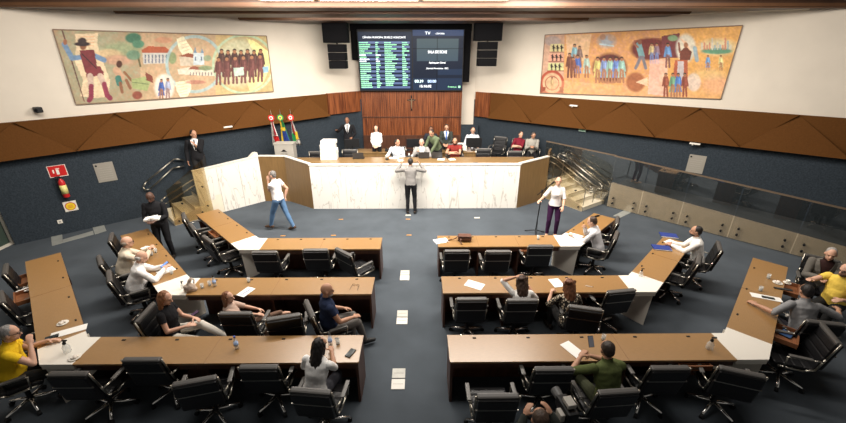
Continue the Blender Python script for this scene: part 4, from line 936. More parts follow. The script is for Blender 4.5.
# laptops and monitors on the dais
def laptop(u, v, label, z=ZT, rz=180):
    t = put('laptop', label, 'laptop', u, v, z, rz); MB().box((0, 0, .01), (.34, .23, .018), 0, .004).build('keyboard_base', blackp, t)
    l = MB().box((0, .155, .115), (.34, .012, .22), 0, .003, Matrix.Rotation(R(-18), 4, 'X')).build('lid', mat('laptop_lid', (.03, .03, .032), .4), t); return t
laptop(359, 158, 'closed-back black laptop on the counter near the white box stack', rz=0+180); laptop(424, 157.5, 'black laptop in front of the grey-haired man on the dais', rz=180); laptop(437, 157.5, 'small black laptop between the man in the blazer and the man in red', rz=175)
def put_y(name, label, cat, u, y, z, rz=0, group=None):
    p = onw(u, 140, Vector((-1, y, 0)), Vector((1, y, 0))); return thing(name, label, cat, (p.x, y, z), R(rz), group)
rd_ = thing('rear_desk', 'low brown desk behind the counter, left of the olive jacket', 'desk', (-1.9, 13.5, ZD))
m = MB(); m.box((.35, 0, .69), (1.5, .55, .04)); m.build('desktop', countr, rd_); m = MB(); m.box((.35, -.24, .34), (1.44, .03, .66)); m.build('front_panel', bronze, rd_)
for x in (-.38, 1.08): MB().box((x, 0, .335), (.03, .5, .67)).build('side_panel', bronze, rd_)
rd2 = thing('rear_desk', 'low brown desk behind the counter carrying the monitors on the right', 'desk', (.1, 13.5, ZD))
m = MB(); m.box((.85, 0, .69), (2.2, .55, .04)); m.build('desktop', countr, rd2); m = MB(); m.box((.85, -.24, .34), (2.14, .03, .66)); m.build('front_panel', bronze, rd2)
for x in (-.22, 1.92): MB().box((x, 0, .335), (.03, .5, .67)).build('side_panel', bronze, rd2)
ZR = ZD+.71
def monitor(u, y, label, w=.50, h=.31, z=ZR, rz=0):
    t = put_y('monitor', label, 'monitor', u, y, z, rz); MB().box((0, 0, .1+h/2), (w, .035, h), 0, .008).build('display_back', blackp, t)
    MB().box((0, .019, .1+h/2), (w*.94, .004, h*.9)).build('screen', mat('mon_screen', (.25, .35, .5), .3, emit=.6), t)
    MB().cyl((0, -.02, .01), (0, -.02, .2), .018).build('neck', blackp, t); MB().box((0, 0, .006), (.2, .15, .012), 0, .004).build('foot', blackp, t); return t
monitor(352, 13.5, 'black monitor in front of the suited man behind the boxes', rz=15); monitor(413.5, 13.5, 'black monitor behind the grey-haired man in the blazer'); monitor(429, 13.55, 'black monitor hiding the person behind the olive jacket', .42)
monitor(474, 13.5, 'large black monitor in front of the man in glasses on the rear desk', .56, .34)
monitor(491, 12.75, 'small dark monitor right of the rear desk on the dais', .34, .22, z=ZD+.45)
st = put_y('stool', 'small dark stand under the monitor right of the rear desk', 'stand', 491, 12.75, ZD); MB().box((0, 0, .43), (.4, .3, .03), 0, .006).build('top', blackp, st)
for sx in (-.17, .17):
    for sy in (-.12, .12): MB().cyl((sx, sy, 0), (sx, sy, .42), .012).build('leg', blackp, st)
for u, y, l in [(388, 13.4, 'black conference phone on the rear desk behind the man in light blue'), (407, 13.4, 'dark telephone beside the monitor behind the blazer')]:
    t = put_y('telephone', l, 'telephone', u, y, ZR, 0); MB().box((0, 0, .035), (.24, .2, .06), 0, .02).build('base', blackp, t); MB().box((-.08, 0, .08), (.05, .2, .035), 0, .014).build('handset', blackp, t)
t = put_y('printer', 'white printer on the rear desk beside the man in red', 'printer', 461.5, 13.5, ZR); MB().box((0, 0, .09), (.36, .3, .17), 0, .02).build('housing', white, t); MB().box((0, -.16, .05), (.26, .05, .012)).build('paper_tray', paper, t); MB().box((.0, .08, .2), (.24, .02, .1), 0, .005, Matrix.Rotation(.3, 4, 'X')).build('feeder', white, t)
# white box stack on the counter
for k, (dx, dz, h) in enumerate([(0, 0, .17), (.01, .17, .16), (-.01, .33, .15), (.02, .48, .12)]):
    p = at(332, 156, ZT); o = MB().box((0, 0, h/2), (.50-.02*k, .34, h-.004), 0, .004).build('paper_box', mat('white_box', (.82, .80, .76), .6)); o.location = (p.x+dx, 11.9, ZT+dz); o.rotation_euler = (0, 0, R([2, -3, 4, -2][k]))
    tag(o, ['lowest white paper box of the stack on the counter', 'second white paper box from the bottom of the counter stack', 'third white paper box from the bottom of the counter stack', 'topmost small white paper box of the counter stack'][k], 'box', 'paper boxes stacked on the counter'); MB().box((0, -.171, h*.55), (.1, .003, .02)).build('hand_hole', mat('box_hole', (.3, .28, .26), .8), o)
t = put('desk_flag', 'tiny red and blue desk flag on the counter by the left laptop', 'flag', 353.5, 159, ZT); MB().cyl((0, 0, 0), (0, 0, .16), .005).build('pole', brass, t); MB().box((.03, 0, .12), (.06, .004, .06)).build('cloth', mat('flag_red', (.45, .05, .08), .7), t); MB().cyl((0, 0, 0), (0, 0, .012), .025).build('base', blackp, t)
for u, v, w1, rz, l in [(394, 158, .3, 10, 'white papers before the man in the light blue shirt'), (441, 159.5, .22, -8, 'white paper near the small laptop on the counter'), (452, 159.5, .2, 15, 'paper under the arms of the man in red'), (400.5, 160.5, .16, 5, 'small note at the counter edge by the leaning man')]:
    sheet('paper_sheet', l, 'paper', u, v, w1, .2, rz, ZT)
for u, v, l in [(448, 158, 'phone on the counter left of the man in red'), (387, 159.5, 'black microphone base on the counter before the man in light blue')]: sheet('smartphone', l, 'phone', u, v, .09, .14, 20, ZT, blackp, .015)
# lectern with dark emblem
p = Vector((-4.32, 12.35, ZD)); le = thing('lectern', 'grey lectern with a dark dome emblem in front of the flags', 'lectern', p, R(0))
m = MB(); m.box((0, 0, .62), (.60, .34, 1.22), 0, .01); m.build('cabinet', grey, le); MB().box((0, .0, 1.245), (.64, .38, .035), 0, .01).build('top', grey, le)
m = MB(); m.slab([(-.07+.14*i/10, -.176, 1.02+.05*math.sin(math.pi*i/10)) for i in range(11)], (0, -.006, 0)); m.build('emblem', blackp, le); m = MB(); m.box((0, -.176, 1.005), (.19, .006, .012)); m.build('emblem_line', blackp, le)
def text(s, size, m, parent, loc, rot=(math.pi/2, 0, 0), name='lettering', align='CENTER', ext=.002, sx=1.0):
    cu = bpy.data.curves.new('t', 'FONT'); cu.body = s; cu.size = size; cu.extrude = ext; cu.align_x = align; cu.align_y = 'CENTER'; ob = bpy.data.objects.new('t', cu); COL.objects.link(ob)
    dg = bpy.context.evaluated_depsgraph_get(); me = bpy.data.meshes.new_from_object(ob.evaluated_get(dg)); bpy.data.objects.remove(ob); me.materials.clear(); me.materials.append(m)
    o = bpy.data.objects.new(name, me); COL.objects.link(o); o.parent = parent; o.location = loc; o.rotation_euler = rot; o.scale = (sx, 1, 1); return o
MB().box((0, -.175, .93), (.2, .004, .012)).build('emblem_caption', MATS['laptop_lid'], le)
# flags
flagr = mat('flag_maroon', (.42, .02, .04), .7); flagg = mat('flag_green', (.03, .25, .07), .7); flagy = mat('flag_yellow', (.8, .62, .05), .7); flagw = mat('flag_white', (.75, .72, .68), .7); flagb = mat('flag_blue', (.02, .06, .3), .7)
def drape(name, w0, w1, z0, z1, x0, x1, m, parent, y=0, ph=0):
    b = MB(); nx, nz = 14, 8; vs = []
    for j in range(nz+1):
        t = j/nz; wd = w0+(w1-w0)*t; row = []
        for i in range(nx+1):
            s = i/nx-.5; row.append(b.bm.verts.new((x0+(x1-x0)*t+s*wd, y+.03*math.sin(i*1.5+ph)*(.4+t), z0+(z1-z0)*t)))
        vs.append(row)
    for j in range(nz):
        for i in range(nx): b.bm.faces.new((vs[j][i], vs[j][i+1], vs[j+1][i+1], vs[j+1][i]))
    r = bmesh.ops.solidify(b.bm, geom=b.bm.faces[:], thickness=.008); return b.build(name, m, parent, True)
fx = [(-4.72, 12.62), (-4.45, 12.68), (-4.12, 12.68)]
for k, ((x, y), lab_) in enumerate(zip(fx, ['red and white flag furled on a pole, left of the three behind the lectern', 'green yellow and blue flag furled on a pole, middle of the three', 'white flag with red and green furled on a pole, right of the three'])):
    t = thing('flag', lab_, 'flag', (x, y, ZD)); MB().cyl((0, 0, 0), (0, 0, 2.12), .014).build('pole', steel, t); MB().cyl((0, 0, 2.12), (0, 0, 2.26), .016, .002).build('finial', steel, t)
    MB().lathe([(.16, 0), (.16, .03), (.03, .05), (.02, .1)], 16).build('base', blackp, t, True)
    rm = [red, flagg, red][k]; rc = MB(); rc.cyl((0, -.05, 2.0), (0, -.03, 2.0), .10, seg=20); rc.build('rosette', rm, t)
    MB().cyl((0, -.06, 2.0), (0, -.045, 2.0), .06, seg=16).build('rosette_centre', [flagw, flagy, flagw][k], t); MB().cyl((0, -.066, 2.0), (0, -.058, 2.0), .03, seg=12).build('rosette_badge', [flagr, flagb, flagr][k], t)
    cl = [[('w', .05, .26, flagw, -.02, .04), ('r', .02, .05, flagr, 0, .06)], [('g', .05, .24, flagg, .02, .14), ('y', .03, .08, flagy, -.01, -.02)], [('w', .05, .30, flagw, .0, .10), ('r', .02, .05, flagr, .0, .07)]][k]
    for q_, w0, w1, mm, xa, xb in cl: drape('cloth' if q_ in 'wg' else 'stripe', w0, w1, 1.93, 1.1 if q_ != 'r' else 1.45, xa, xb, mm, t, -.0 if q_ in 'wg' else -.045, k)
    if k == 0: drape('badge', .16, .14, 1.42, 1.2, .06, .1, mat('flag_bright_red', (.6, .01, .01), .6), t, -.06)
    if k == 1: drape('badge', .12, .2, 1.6, 1.15, .06, .12, flagb, t, -.06); drape('badge', .12, .12, 1.7, 1.58, .04, .06, flagy, t, -.07)
    if k == 2: drape('badge', .10, .10, 1.5, 1.2, .02, .04, mat('flag_leaf', (.02, .35, .1), .6), t, -.055); drape('badge', .07, .08, 1.55, 1.3, .11, .13, flagy, t, -.05)
# crucifix
t = thing('crucifix', 'dark wooden crucifix with a small pale figure on the timber wall', 'crucifix', (yb(411.5, 103).x, 15.56, yb(411.5, 103).z))
m = MB(); m.box((0, 0, 0), (.05, .03, .58)); m.box((0, 0, .12), (.32, .03, .045)); m.build('cross', blackp, t)
B_ = Body(); B_.cone((0, -.035, .10), .028, (0, -.035, -.03), .022, 'b'); B_.cone((0, -.035, -.03), .022, (.01, -.04, -.2), .012, 'b'); B_.ell(Vector((.01, -.045, .155)), (.02, .02, .026), Matrix.Identity(3), 'b')
for s in (-1, 1): B_.cone((0, -.035, .09), .014, (s*.14, -.03, .13), .009, 'b')
me_ = B_.remesh(.006, 1); me_.materials.append(mat('figure', (.22, .15, .09), .5)); o = bpy.data.objects.new('figure', me_); COL.objects.link(o); o.parent = t
# microphone stand
p = at(535, 234, 0); t = thing('microphone_stand', 'black tripod microphone stand in front of the speaking woman', 'microphone stand', (p.x, p.y, 0))
for a in (20, 140, 260): MB().tube([(0, 0, .12), (.3*math.cos(R(a)), .3*math.sin(R(a)), .015)], .012).build('leg', blackp, t)
MB().cyl((0, 0, .05), (.04, -.03, 1.22), .014).build('pole', blackp, t); CL_ = Vector((.04, -.03, 1.24)); ME_ = at(551.5, 184, 1.47)-Vector((p.x, p.y, 0)); MB().cyl(CL_-(ME_-CL_)*.55, ME_, .011).build('boom', blackp, t); MB().box((.04, -.03, 1.24), (.05, .05, .07), 0, .01).build('clamp', blackp, t)
MB().cyl(ME_, ME_+(ME_-CL_).normalized()*.1, .02, .026).build('microphone', blackp, t); MB().tube([(.04, -.05, 1.2), (.0, -.05, .6), (.03, -.04, .05)], .005).build('cable', blackp, t)
# floor plates in the aisle
for v, nme in ((275.5, 'nearest the dais'), (317.5, 'in the middle'), (379, 'nearest the camera')):
    for k, dv in ((0, -.14), (1, .14)):
        p = at(404.5 if v < 300 else (402 if v < 350 else 397.5), v); o = MB().box((0, 0, .006), (.20, .19, .012), 0, .003).build('floor_plate', platem if (k == 0) else mat('floor_plate_light', (.68, .66, .60), .5)); o.location = (-.325, p.y-dv*.75, .0)
        tag(o, ('whiter' if k == 1 and False else ('upper' if dv > 9 else ('far' if k == 1 else 'near')))+' square floor plate of the aisle pair '+nme, 'floor plate', 'floor plates in the aisle'); MB().box((0, 0, .0135), (.15, .004, .002)).build('seam', grey, o)
for u, v, l in [(408, 215.5, 'small pale plate on the carpet behind the man in grey'), (477, 218, 'tiny pale plate on the carpet before the counter')]: sheet('floor_plate', l, 'floor plate', u, v, .16, .08, 0, 0.0, platem, .01)
for u, v, l in [(341, 219.5, 'small orange carpet marker left before the counter'), (333.5, 235.5, 'small orange carpet marker behind the front left desk'), (408, 219.3, 'small orange carpet marker under the pale plate at the counter'), (409, 235.3, 'small orange carpet marker in the middle of the aisle mouth'), (283, 236, 'small orange carpet marker near the walking man')]:
    sheet('carpet_marker', l, 'floor marker', u, v, .13, .035, 0, 0.0, mat('orange_marker', (.6, .28, .05), .6), .006, group='orange carpet markers')
# ladder-shaped tape mark on the floor at left, strip at right
t = thing('floor_mark', 'grey taped outline on the carpet below the extinguisher', 'floor mark', (0, 0, 0))
def quad(px, name, parent, z=.0, th=.008, m=tapem):
    b = MB(); b.prism([at(u, v, 0)-Vector(parent.location) for u, v in px], z, th); return b.build(name, m, parent)
quad([(51, 236), (62, 232.5), (63, 243), (52, 246)], 'strip', t); quad([(62, 240), (93, 231), (94, 234.5), (63, 243)], 'strip', t); quad([(92, 226), (103, 222.5), (106.5, 231), (95, 234.5)], 'strip', t)
t = thing('floor_mark', 'pale reflective strip on the carpet at the foot of the right stair', 'floor mark', (0, 0, 0)); quad([(613, 216), (620, 218), (641, 208), (633, 206)], 'strip', t)
# wall things
def wallthing(name, label, cat, u, v, side='L'):
    A, D, N = (LA, LD, LN) if side == 'L' else (RA, RD, RN); B2 = A+D
    p = onw(u, v, A, B2)+N*.012; return thing(name, label, cat, p, math.atan2(D.y, D.x) if side == 'L' else math.atan2(-D.y, -D.x))
t = wallthing('extinguisher_sign', 'red and white extinguisher sign on the navy wall', 'sign', 57.5, 171); MB().box((0, 0, 0), (.36, .012, .30)).build('board', white, t); MB().box((0, -.008, .005), (.33, .006, .27)).build('red_field', red, t)
m = MB(); m.box((0, -.013, -.02), (.055, .006, .13)); m.box((.01, -.013, .065), (.08, .006, .02)); m.build('symbol', white, t); MB().box((-.08, -.013, 0), (.03, .006, .09)).build('symbol_flame', white, t)
t = wallthing('fire_extinguisher', 'red fire extinguisher hanging below the red sign', 'fire extinguisher', 63.5, 187); MB().lathe([(.065, -.25), (.07, -.24), (.07, .16), (.05, .21), (.025, .235), (.025, .26)], 18, (0, -.09, 0)).build('cylinder', red, t, True)
MB().lathe([(.072, -.15), (.072, .08)], 18, (0, -.09, 0)).build('label_band', mat('ext_label', (.75, .7, .25), .5), t, True); m = MB(); m.box((0, -.09, .28), (.05, .03, .04)); m.box((-.05, -.09, .31), (.12, .02, .015)); m.build('valve', blackp, t); MB().tube([(-.03, -.09, .28), (-.09, -.09, .22), (-.085, -.09, .0), (-.08, -.09, -.1)], .011).build('hose', blackp, t)
t = wallthing('floor_zone_sign', 'white square sign with a yellow disc below the extinguisher', 'sign', 70.5, 206); MB().box((0, 0, 0), (.27, .012, .27)).build('board', white, t); MB().cyl((0, -.006, 0), (0, -.012, 0), .11, seg=24).build('red_ring', red, t); MB().cyl((0, -.010, 0), (0, -.016, 0), .095, seg=24).build('yellow_disc', yellowp, t)
for k in range(3): MB().box((0, -.018, .03-.03*k), (.1, .003, .008)).build('lettering', red, t)
t = wallthing('socket', 'small white wall socket above the carpet at left', 'socket', 60, 221.5); MB().box((0, 0, 0), (.1, .014, .1), 0, .004).build('plate', white, t); MB().box((0, -.009, 0), (.04, .006, .04)).build('outlet', grey, t)
t = wallthing('notice_board', 'pale metal notice plate on the left navy wall', 'notice', 105.5, 172); MB().box((0, 0, 0), (.42, .012, .53)).build('board', mat('notice', (.30, .28, .24), .5), t); MB().cyl((-.16, -.006, .2), (-.16, -.014, .2), .025).build('crest', blackp, t)
for k in range(6): MB().box((.0, -.008, .12-.06*k), (.3, .003, .006)).build('text_line', grey, t)
t = wallthing('notice_board', 'pale metal notice plate on the right navy wall', 'notice', 696, 164, 'R'); MB().box((0, 0, 0), (.42, .012, .53)).build('board', MATS['notice'], t); MB().cyl((-.16, -.006, .2), (-.16, -.014, .2), .025).build('crest', blackp, t)
for k in range(6): MB().box((.0, -.008, .12-.06*k), (.3, .003, .006)).build('text_line', grey, t)
t = wallthing('security_camera', 'small dark security camera on the left white wall', 'camera', 38.5, 110.5); MB().box((0, -.12, .03), (.13, .2, .13), R(20), .02).build('housing', blackp, t); MB().cyl((0, 0, -.02), (0, -.1, .0), .02).build('bracket', white, t); MB().cyl((-.03, -.2, .03), (-.035, -.23, .03), .035).build('lens', blackm, t)
for u, v, sd, l in [(484, 115.5, 'R', 'small green exit sign at the left end of the right navy wall'), (583, 129.5, 'R', 'small green exit sign below the brown band on the right wall')]:
    t = wallthing('exit_sign', l, 'sign', u, v, sd); t.location += RN*.05; MB().box((0, 0, 0), (.24, .012, .12)).build('board', mat('exit_board', (.35, .5, .42), .5), t); text('SAÍDA', .07, greenp, t, (0, -.009, -.005))
for u, v, sd, l in [(696, 142.5, 'R', 'white emergency lamp under the brown band above the right notice'), (576, 105, 'R', 'small white lamp fixed on the right brown band'), (226, 126, 'L', 'small white lamp at the lower edge of the left brown band')]:
    t = wallthing('emergency_lamp', l, 'lamp', u, v, sd); t.location += (RN if sd == 'R' else LN)*.19; MB().box((0, .0, 0), (.26, .07, .045), 0, .01).build('housing', white, t); MB().cyl((-.05, 0, -.03), (-.05, 0, -.05), .02).build('spot', white, t); MB().box((0, .1, .0), (.05, .18, .03)).build('bracket', white, t)
# speaker arrays
def speaker(u0, v0, u1, v1, y, label, parts):
    a = onw(u0, v0, Vector((-1, y, 0)), Vector((1, y, 0))); b = onw(u1, v1, Vector((-1, y, 0)), Vector((1, y, 0)))
    t = thing('speaker', label, 'speaker', ((a.x+b.x)/2, y, b.z), 0); W = b.x-a.x; H = a.z-b.z
    for k in range(parts):
        z0 = H*k/parts; c = MB(); c.box((0, .2, z0+H/parts/2), (W, .4, H/parts-.012), 0, .015); cc = c.build('cabinet', mat('speaker_black', (.004, .004, .0045), .8, spec=.08), t); MB().box((0, -.004, z0+H/parts/2), (W*.9, .01, H/parts*.82)).build('grille', blackm, cc)
    MB().box((0, .2, H+.15), (.05, .05, .3)).build('hanger', blackm, t); return t
speaker(321, 20.5, 348, 43, 14.0, 'upper black loudspeaker cabinet hanging left of the screens', 1); speaker(327, 44, 346.5, 69, 14.05, 'lower black line-array loudspeaker hanging left of the screens', 3)
speaker(475.5, 18.5, 502, 41, 14.0, 'upper black loudspeaker cabinet hanging right of the screens', 1); speaker(479, 41.5, 496.5, 66.5, 14.05, 'lower black line-array loudspeaker hanging right of the screens', 3)
# camera rig at lower edge
p = at(567, 408, 1.25); t = thing('video_camera', 'grey video camera rig in front of the camera operator', 'video camera', (p.x, p.y, 1.12), R(10)); MB().box((0, 0, .12), (.12, .26, .13), 0, .02).build('camera_body', blackp, t); MB().cyl((0, .12, .12), (0, .24, .12), .045, .052).build('lens', mat('cam_grey', (.1, .1, .1), .4), t)
MB().box((.0, -.02, .23), (.09, .12, .05), 0, .01).build('top_handle', grey, t); MB().box((-.09, -.04, .1), (.05, .1, .09), 0, .01).build('side_screen', grey, t)
MB().cyl((0, 0, -1.05), (0, 0, .06), .02).build('pole', blackp, t)
for a in (30, 150, 270): MB().cyl((0, 0, -.75), (.35*math.cos(R(a)), .35*math.sin(R(a)), -1.11), .013).build('leg', blackp, t)

# ================================================================== VIDEO WALL
YS = 15.4
def scr(u, v): 
    p = onw(u, v, Vector((-1, YS, 0)), Vector((1, YS, 0))); return p
vw = thing('video_wall', 'large two-part video screen with a green voting list and session title', 'screen', (scr(411, 89.5).x, YS, scr(411, 90).z))
vs_ = (scr(463, 60).x-scr(359.5, 60).x)/3.38; vw.scale = (vs_, 1, vs_*.92)
def rast(nx, nz, fn, name, x0, x1, z0, z1, parent, m, y=0):
    xs = np.linspace(x0, x1, nx+1); zs = np.linspace(z0, z1, nz+1); X_, Z_ = np.meshgrid(xs, zs)
    v = np.stack([X_.ravel(), np.full(X_.size, y), Z_.ravel()], 1); i = np.arange(nx*nz); r = i//nx; c = i % nx; a = r*(nx+1)+c
    f = np.stack([a, a+1, a+nx+2, a+nx+1], 1); me = bpy.data.meshes.new(name); me.from_pydata(v.tolist(), [], f.tolist())
    ca = me.color_attributes.new('Col', 'FLOAT_COLOR', 'POINT'); col = fn(X_.ravel(), Z_.ravel()); ca.data.foreach_set('color', np.concatenate([col, np.ones((len(col), 1))], 1).astype('f').ravel())
    me.materials.append(m); o = bpy.data.objects.new(name, me); COL.objects.link(o); o.parent = parent; return o
W1 = (-1.68, .04); W2 = (.07, 1.70); HS = 1.93
def f1(x, z):
    c = np.zeros((len(x), 3)); c[:] = (.012, .02, .04); row = ((1.62-z)/.0675); k = np.floor(row)
    m = (z < 1.62) & (z > .05) & (k % 2 == 0) & (x > W1[0]+.02) & (x < W1[1]-.06); c[m] = (.13, .18, .34); m2 = m & (x > -1.0) & (x < -.86); c[m2] = c[m2]*.8
    return c
rast(90, 110, f1, 'left_screen', W1[0], W1[1], 0, HS, vw, displaym)
def f2(x, z):
    c = np.zeros((len(x), 3)); t = z/HS; c[:] = (.012, .018, .035)
    a = (x > .2) & (x < 1.55) & (z > .98) & (z < 1.72); c[a] = np.stack([.045+.02*t[a], .075+.02*t[a], .12-.02*t[a]], 1)
    b2 = (z < .42) | ((z > .52) & (z < .72) & (x > .9)); c[b2] = (.02, .035, .07); c[np.abs(x-.86) < .012] *= .25; c[np.abs(z-1.40) < .012] *= .3; c[z > 1.8] = (.03, .05, .11)
    return c
rast(80, 90, f2, 'right_screen', W2[0], W2[1], 0, HS+.06, vw, displaym)
m = MB(); m.box((.01, .05, HS/2+.02), (3.44, .08, HS+.12), 0, .01); m.build('housing', blackp, vw)
text('CÂMARA MUNICIPAL DE BELO HORIZONTE', .085, whiteglow, vw, (-.84, -.01, 1.75), name='screen_text', ext=.001, sx=.82)
text('SALA DE BOXE', .13, whiteglow, vw, (.87, -.01, 1.28), name='screen_text', ext=.001, sx=.72)
text('Aplicação Geral', .085, whiteglow, vw, (.87, -.01, .93), name='screen_text', ext=.001); text('Comissão Permanente - 2022', .075, whiteglow, vw, (.87, -.01, .74), name='screen_text', ext=.001, sx=.8)
text('TV', .14, whiteglow, vw, (.55, -.01, 1.88), name='screen_text', ext=.001); text('CÂMARA', .07, whiteglow, vw, (.95, -.01, 1.87), name='screen_text', ext=.001)
text('00:39', .13, mat('screen_cyan', (.7, .95, .95), .5, emit=1.2), vw, (.27, -.01, .30), name='screen_text', ext=.001); text('00:00', .13, mat('screen_blue', (.5, .68, 1), .5, emit=1.2), vw, (.70, -.01, .30), name='screen_text', ext=.001); text('15:16:02', .12, whiteglow, vw, (.48, -.01, .13), name='screen_text', ext=.001); text('Presença', .08, greenglow, vw, (1.38, -.01, .11), name='screen_text', ext=.001); MB().box((1.62, -.006, .11), (.07, .004, .07)).build('green_mark', greenglow, vw)
rr = random.Random(11)
for k in range(23):
    z = 1.62-.0675*(k+.5)
    for x0, wmin, wmax in ((-1.66, .16, .42), (-.90, .05, .16), (-.62, .18, .42), (-.27, .05, .2)):
        wq = rr.uniform(wmin, wmax); b = MB(); x = x0 if x0 > -1 or True else x0
        if x0 == -.90: x = -1.13
        if x0 == -.62: x = -.84
        while x < (-1.13 if x0 == -.90 else x0 if x0 != -.62 else -.84)+wq:
            cw = rr.uniform(.012, .02); b.box((x+cw/2, -.004, z+rr.uniform(-.003, .003)), (cw, .003, rr.uniform(.026, .04))); x += cw+.006
        if k == 22 and x0 > -.7: b.bm.free(); continue
        b.build('list_entry', whiteglow if (x0 < -.8 and k in (6, 8, 9)) else greenglow, vw)
# ================================================================== MURALS
class Paint:
    def __init__(s, x0, y0, x1, y1, k=6):
        s.x0, s.y0, s.k = x0, y0, k; s.w = int((x1-x0)*k); s.h = int((y1-y0)*k)
        yy, xx = np.mgrid[0:s.h, 0:s.w]; s.X = x0+xx/k; s.Y = y0+yy/k; s.im = np.zeros((s.h, s.w, 3))
        rs = np.random.RandomState(4); n = 0
        for q, a in ((4, .5), (9, .3), (22, .2)):
            g = rs.rand(s.h//(s.k*q//3+1)+3, s.w//(s.k*q//3+1)+3); st = s.k*q//3+1
            iy = yy/st; ix = xx/st; a0 = iy.astype(int); b0 = ix.astype(int); fy = iy-a0; fx_ = ix-b0
            n = n+a*((g[a0, b0]*(1-fx_)+g[a0, b0+1]*fx_)*(1-fy)+(g[a0+1, b0]*(1-fx_)+g[a0+1, b0+1]*fx_)*fy)
        s.n = n-.5
    def blend(s, m, c, a=1, tex=.25):
        c = np.array(c); m = np.clip(m, 0, 1)[..., None]*a; s.im = s.im*(1-m)+(c*(1+tex*s.n[..., None]*2))*m
    def ell(s, x, y, rx, ry, c, a=1, soft=.25, rot=0):
        cs, sn = math.cos(rot), math.sin(rot); dx = s.X-x; dy = s.Y-y; d = np.hypot((dx*cs+dy*sn)/rx, (-dx*sn+dy*cs)/ry); s.blend((1-d)/soft+.5, c, a)
    def ring(s, x, y, r0, r1, c, a=1, ya=1):
        d = np.hypot(s.X-x, (s.Y-y)/ya); s.blend(np.minimum((d-r0)*2+.5, (r1-d)*2+.5), c, a)
    def line(s, pts, w, c, a=1):
        for (x0, y0), (x1, y1) in zip(pts, pts[1:]):
            dx, dy = x1-x0, y1-y0; t = np.clip(((s.X-x0)*dx+(s.Y-y0)*dy)/(dx*dx+dy*dy+1e-9), 0, 1); d = np.hypot(s.X-x0-t*dx, s.Y-y0-t*dy); s.blend((w/2-d)*3+.5, c, a)
    def poly(s, pts, c, a=1):
        ins = np.zeros(s.X.shape, bool); n = len(pts); j = n-1
        for i in range(n):
            xi, yi = pts[i]; xj, yj = pts[j]
            cnd = ((yi > s.Y) != (yj > s.Y)) & (s.X < (xj-xi)*(s.Y-yi)/((yj-yi) or 1e-9)+xi); ins ^= cnd; j = i
        s.blend(ins.astype(float), c, a)
    def fig(s, x, y, h, top, bot, skin=(.45, .25, .15), hair=(.08, .05, .04), dress=False):
        w = h*.14; s.line([(x, y-h*.80), (x, y-h*.48)], w*1.5, top)
        if dress: s.poly([(x-w*.6, y-h*.55), (x+w*.6, y-h*.55), (x+w*1.2, y-h*.18), (x-w*1.2, y-h*.18)], bot)
        for q in (-1, 1): s.line([(x+q*w*.3, y-h*.5), (x+q*w*.5, y)], w*.6, skin if dress else bot); s.line([(x+q*w*.6, y-h*.78), (x+q*w*1.0, y-h*.45)], w*.45, top)
        s.ell(x, y-h*.955, w*.5, h*.06, hair); s.ell(x, y-h*.90, w*.46, h*.065, skin); s.line([(x-w*.5, y-h*.8), (x-w*.5, y-h*.45)], w*.35, tuple(q*.55 for q in top), .6); s.line([(x+w*.35, y-h*.76), (x+w*.35, y-h*.5)], w*.3, tuple(min(1, q*1.6+.05) for q in top), .5)
    def sample(s, u, v):
        xi = np.clip(((u-s.x0)*s.k).astype(int), 0, s.w-1); yi = np.clip(((v-s.y0)*s.k).astype(int), 0, s.h-1); return np.clip(s.im[yi, xi], 0, 1)**1.35
def mural(label, A, D, N, px, painter, flip):
    TL, TR, BR, BL = [onw(u, v, A, A+D) for u, v in px]
    t = thing('mural', label, 'mural', (TL.x+N.x*.04, TL.y+N.y*.04, TL.z), 0)
    nx, nz = 340, 120; vs = []; 
    S, T = np.meshgrid(np.linspace(0, 1, nx+1), np.linspace(0, 1, nz+1)); S = S.ravel()[:, None]; T = T.ravel()[:, None]
    a_ = [np.array(q) for q in (TL, TR, BR, BL)]; Pw = (a_[0]*(1-S)+a_[1]*S)*(1-T)+(a_[3]*(1-S)+a_[2]*S)*T
    c, s = math.cos(YAW), math.sin(YAW); X = Pw[:, 0]*c-Pw[:, 1]*s; Y = Pw[:, 0]*s+Pw[:, 1]*c; zz = Pw[:, 2]-CAMH
    Fd = Y*math.cos(PITCH)-zz*math.sin(PITCH); U = Y*math.sin(PITCH)+zz*math.cos(PITCH); col = painter.sample(423+FPX*X/Fd, 211.5-FPX*U/Fd)
    v = Pw-np.array(TL); i = np.arange(nx*nz); r = i//nx; cc = i % nx; a = r*(nx+1)+cc; f = np.stack([a, a+nx+1, a+nx+2, a+1], 1)
    me = bpy.data.meshes.new('canvas'); me.from_pydata(v.tolist(), [], f.tolist()); ca = me.color_attributes.new('Col', 'FLOAT_COLOR', 'POINT')
    ca.data.foreach_set('color', np.concatenate([col, np.ones((len(col), 1))], 1).astype('f').ravel()); me.materials.append(paintm); o = bpy.data.objects.new('canvas', me); COL.objects.link(o); o.parent = t
    off = Vector((N.x, N.y, 0)); P4 = [q-TL for q in (TL, TR, BR, BL)]
    b = MB(); b.slab([p-off*.035 for p in P4], off*.033); b.build('backing', mat('mural_frame', (.22, .15, .10), .6), t)
    for p0, p1 in zip(P4, P4[1:]+P4[:1]): MB().cyl(p0+off*.003, p1+off*.003, .014, seg=6).build('frame_edge', MATS['mural_frame'], t)
    return t
p1 = Paint(48, 24, 278, 108)
pk_ = (.66, .46, .36); p1.im[:] = (.50, .38, .24)
p1.blend(.5+p1.n*2.5, (.52, .35, .27), .6); p1.blend(.4+p1.n[:, ::-1]*2.5, (.38, .44, .32), .6); p1.ell(92, 66, 34, 40, (.42, .48, .36), .45, .9); p1.blend((p1.X > 140)*(p1.X < 220)*1.0, (.68, .50, .34), .55); p1.blend((p1.X > 215)*1.0, (.68, .54, .26), .5)
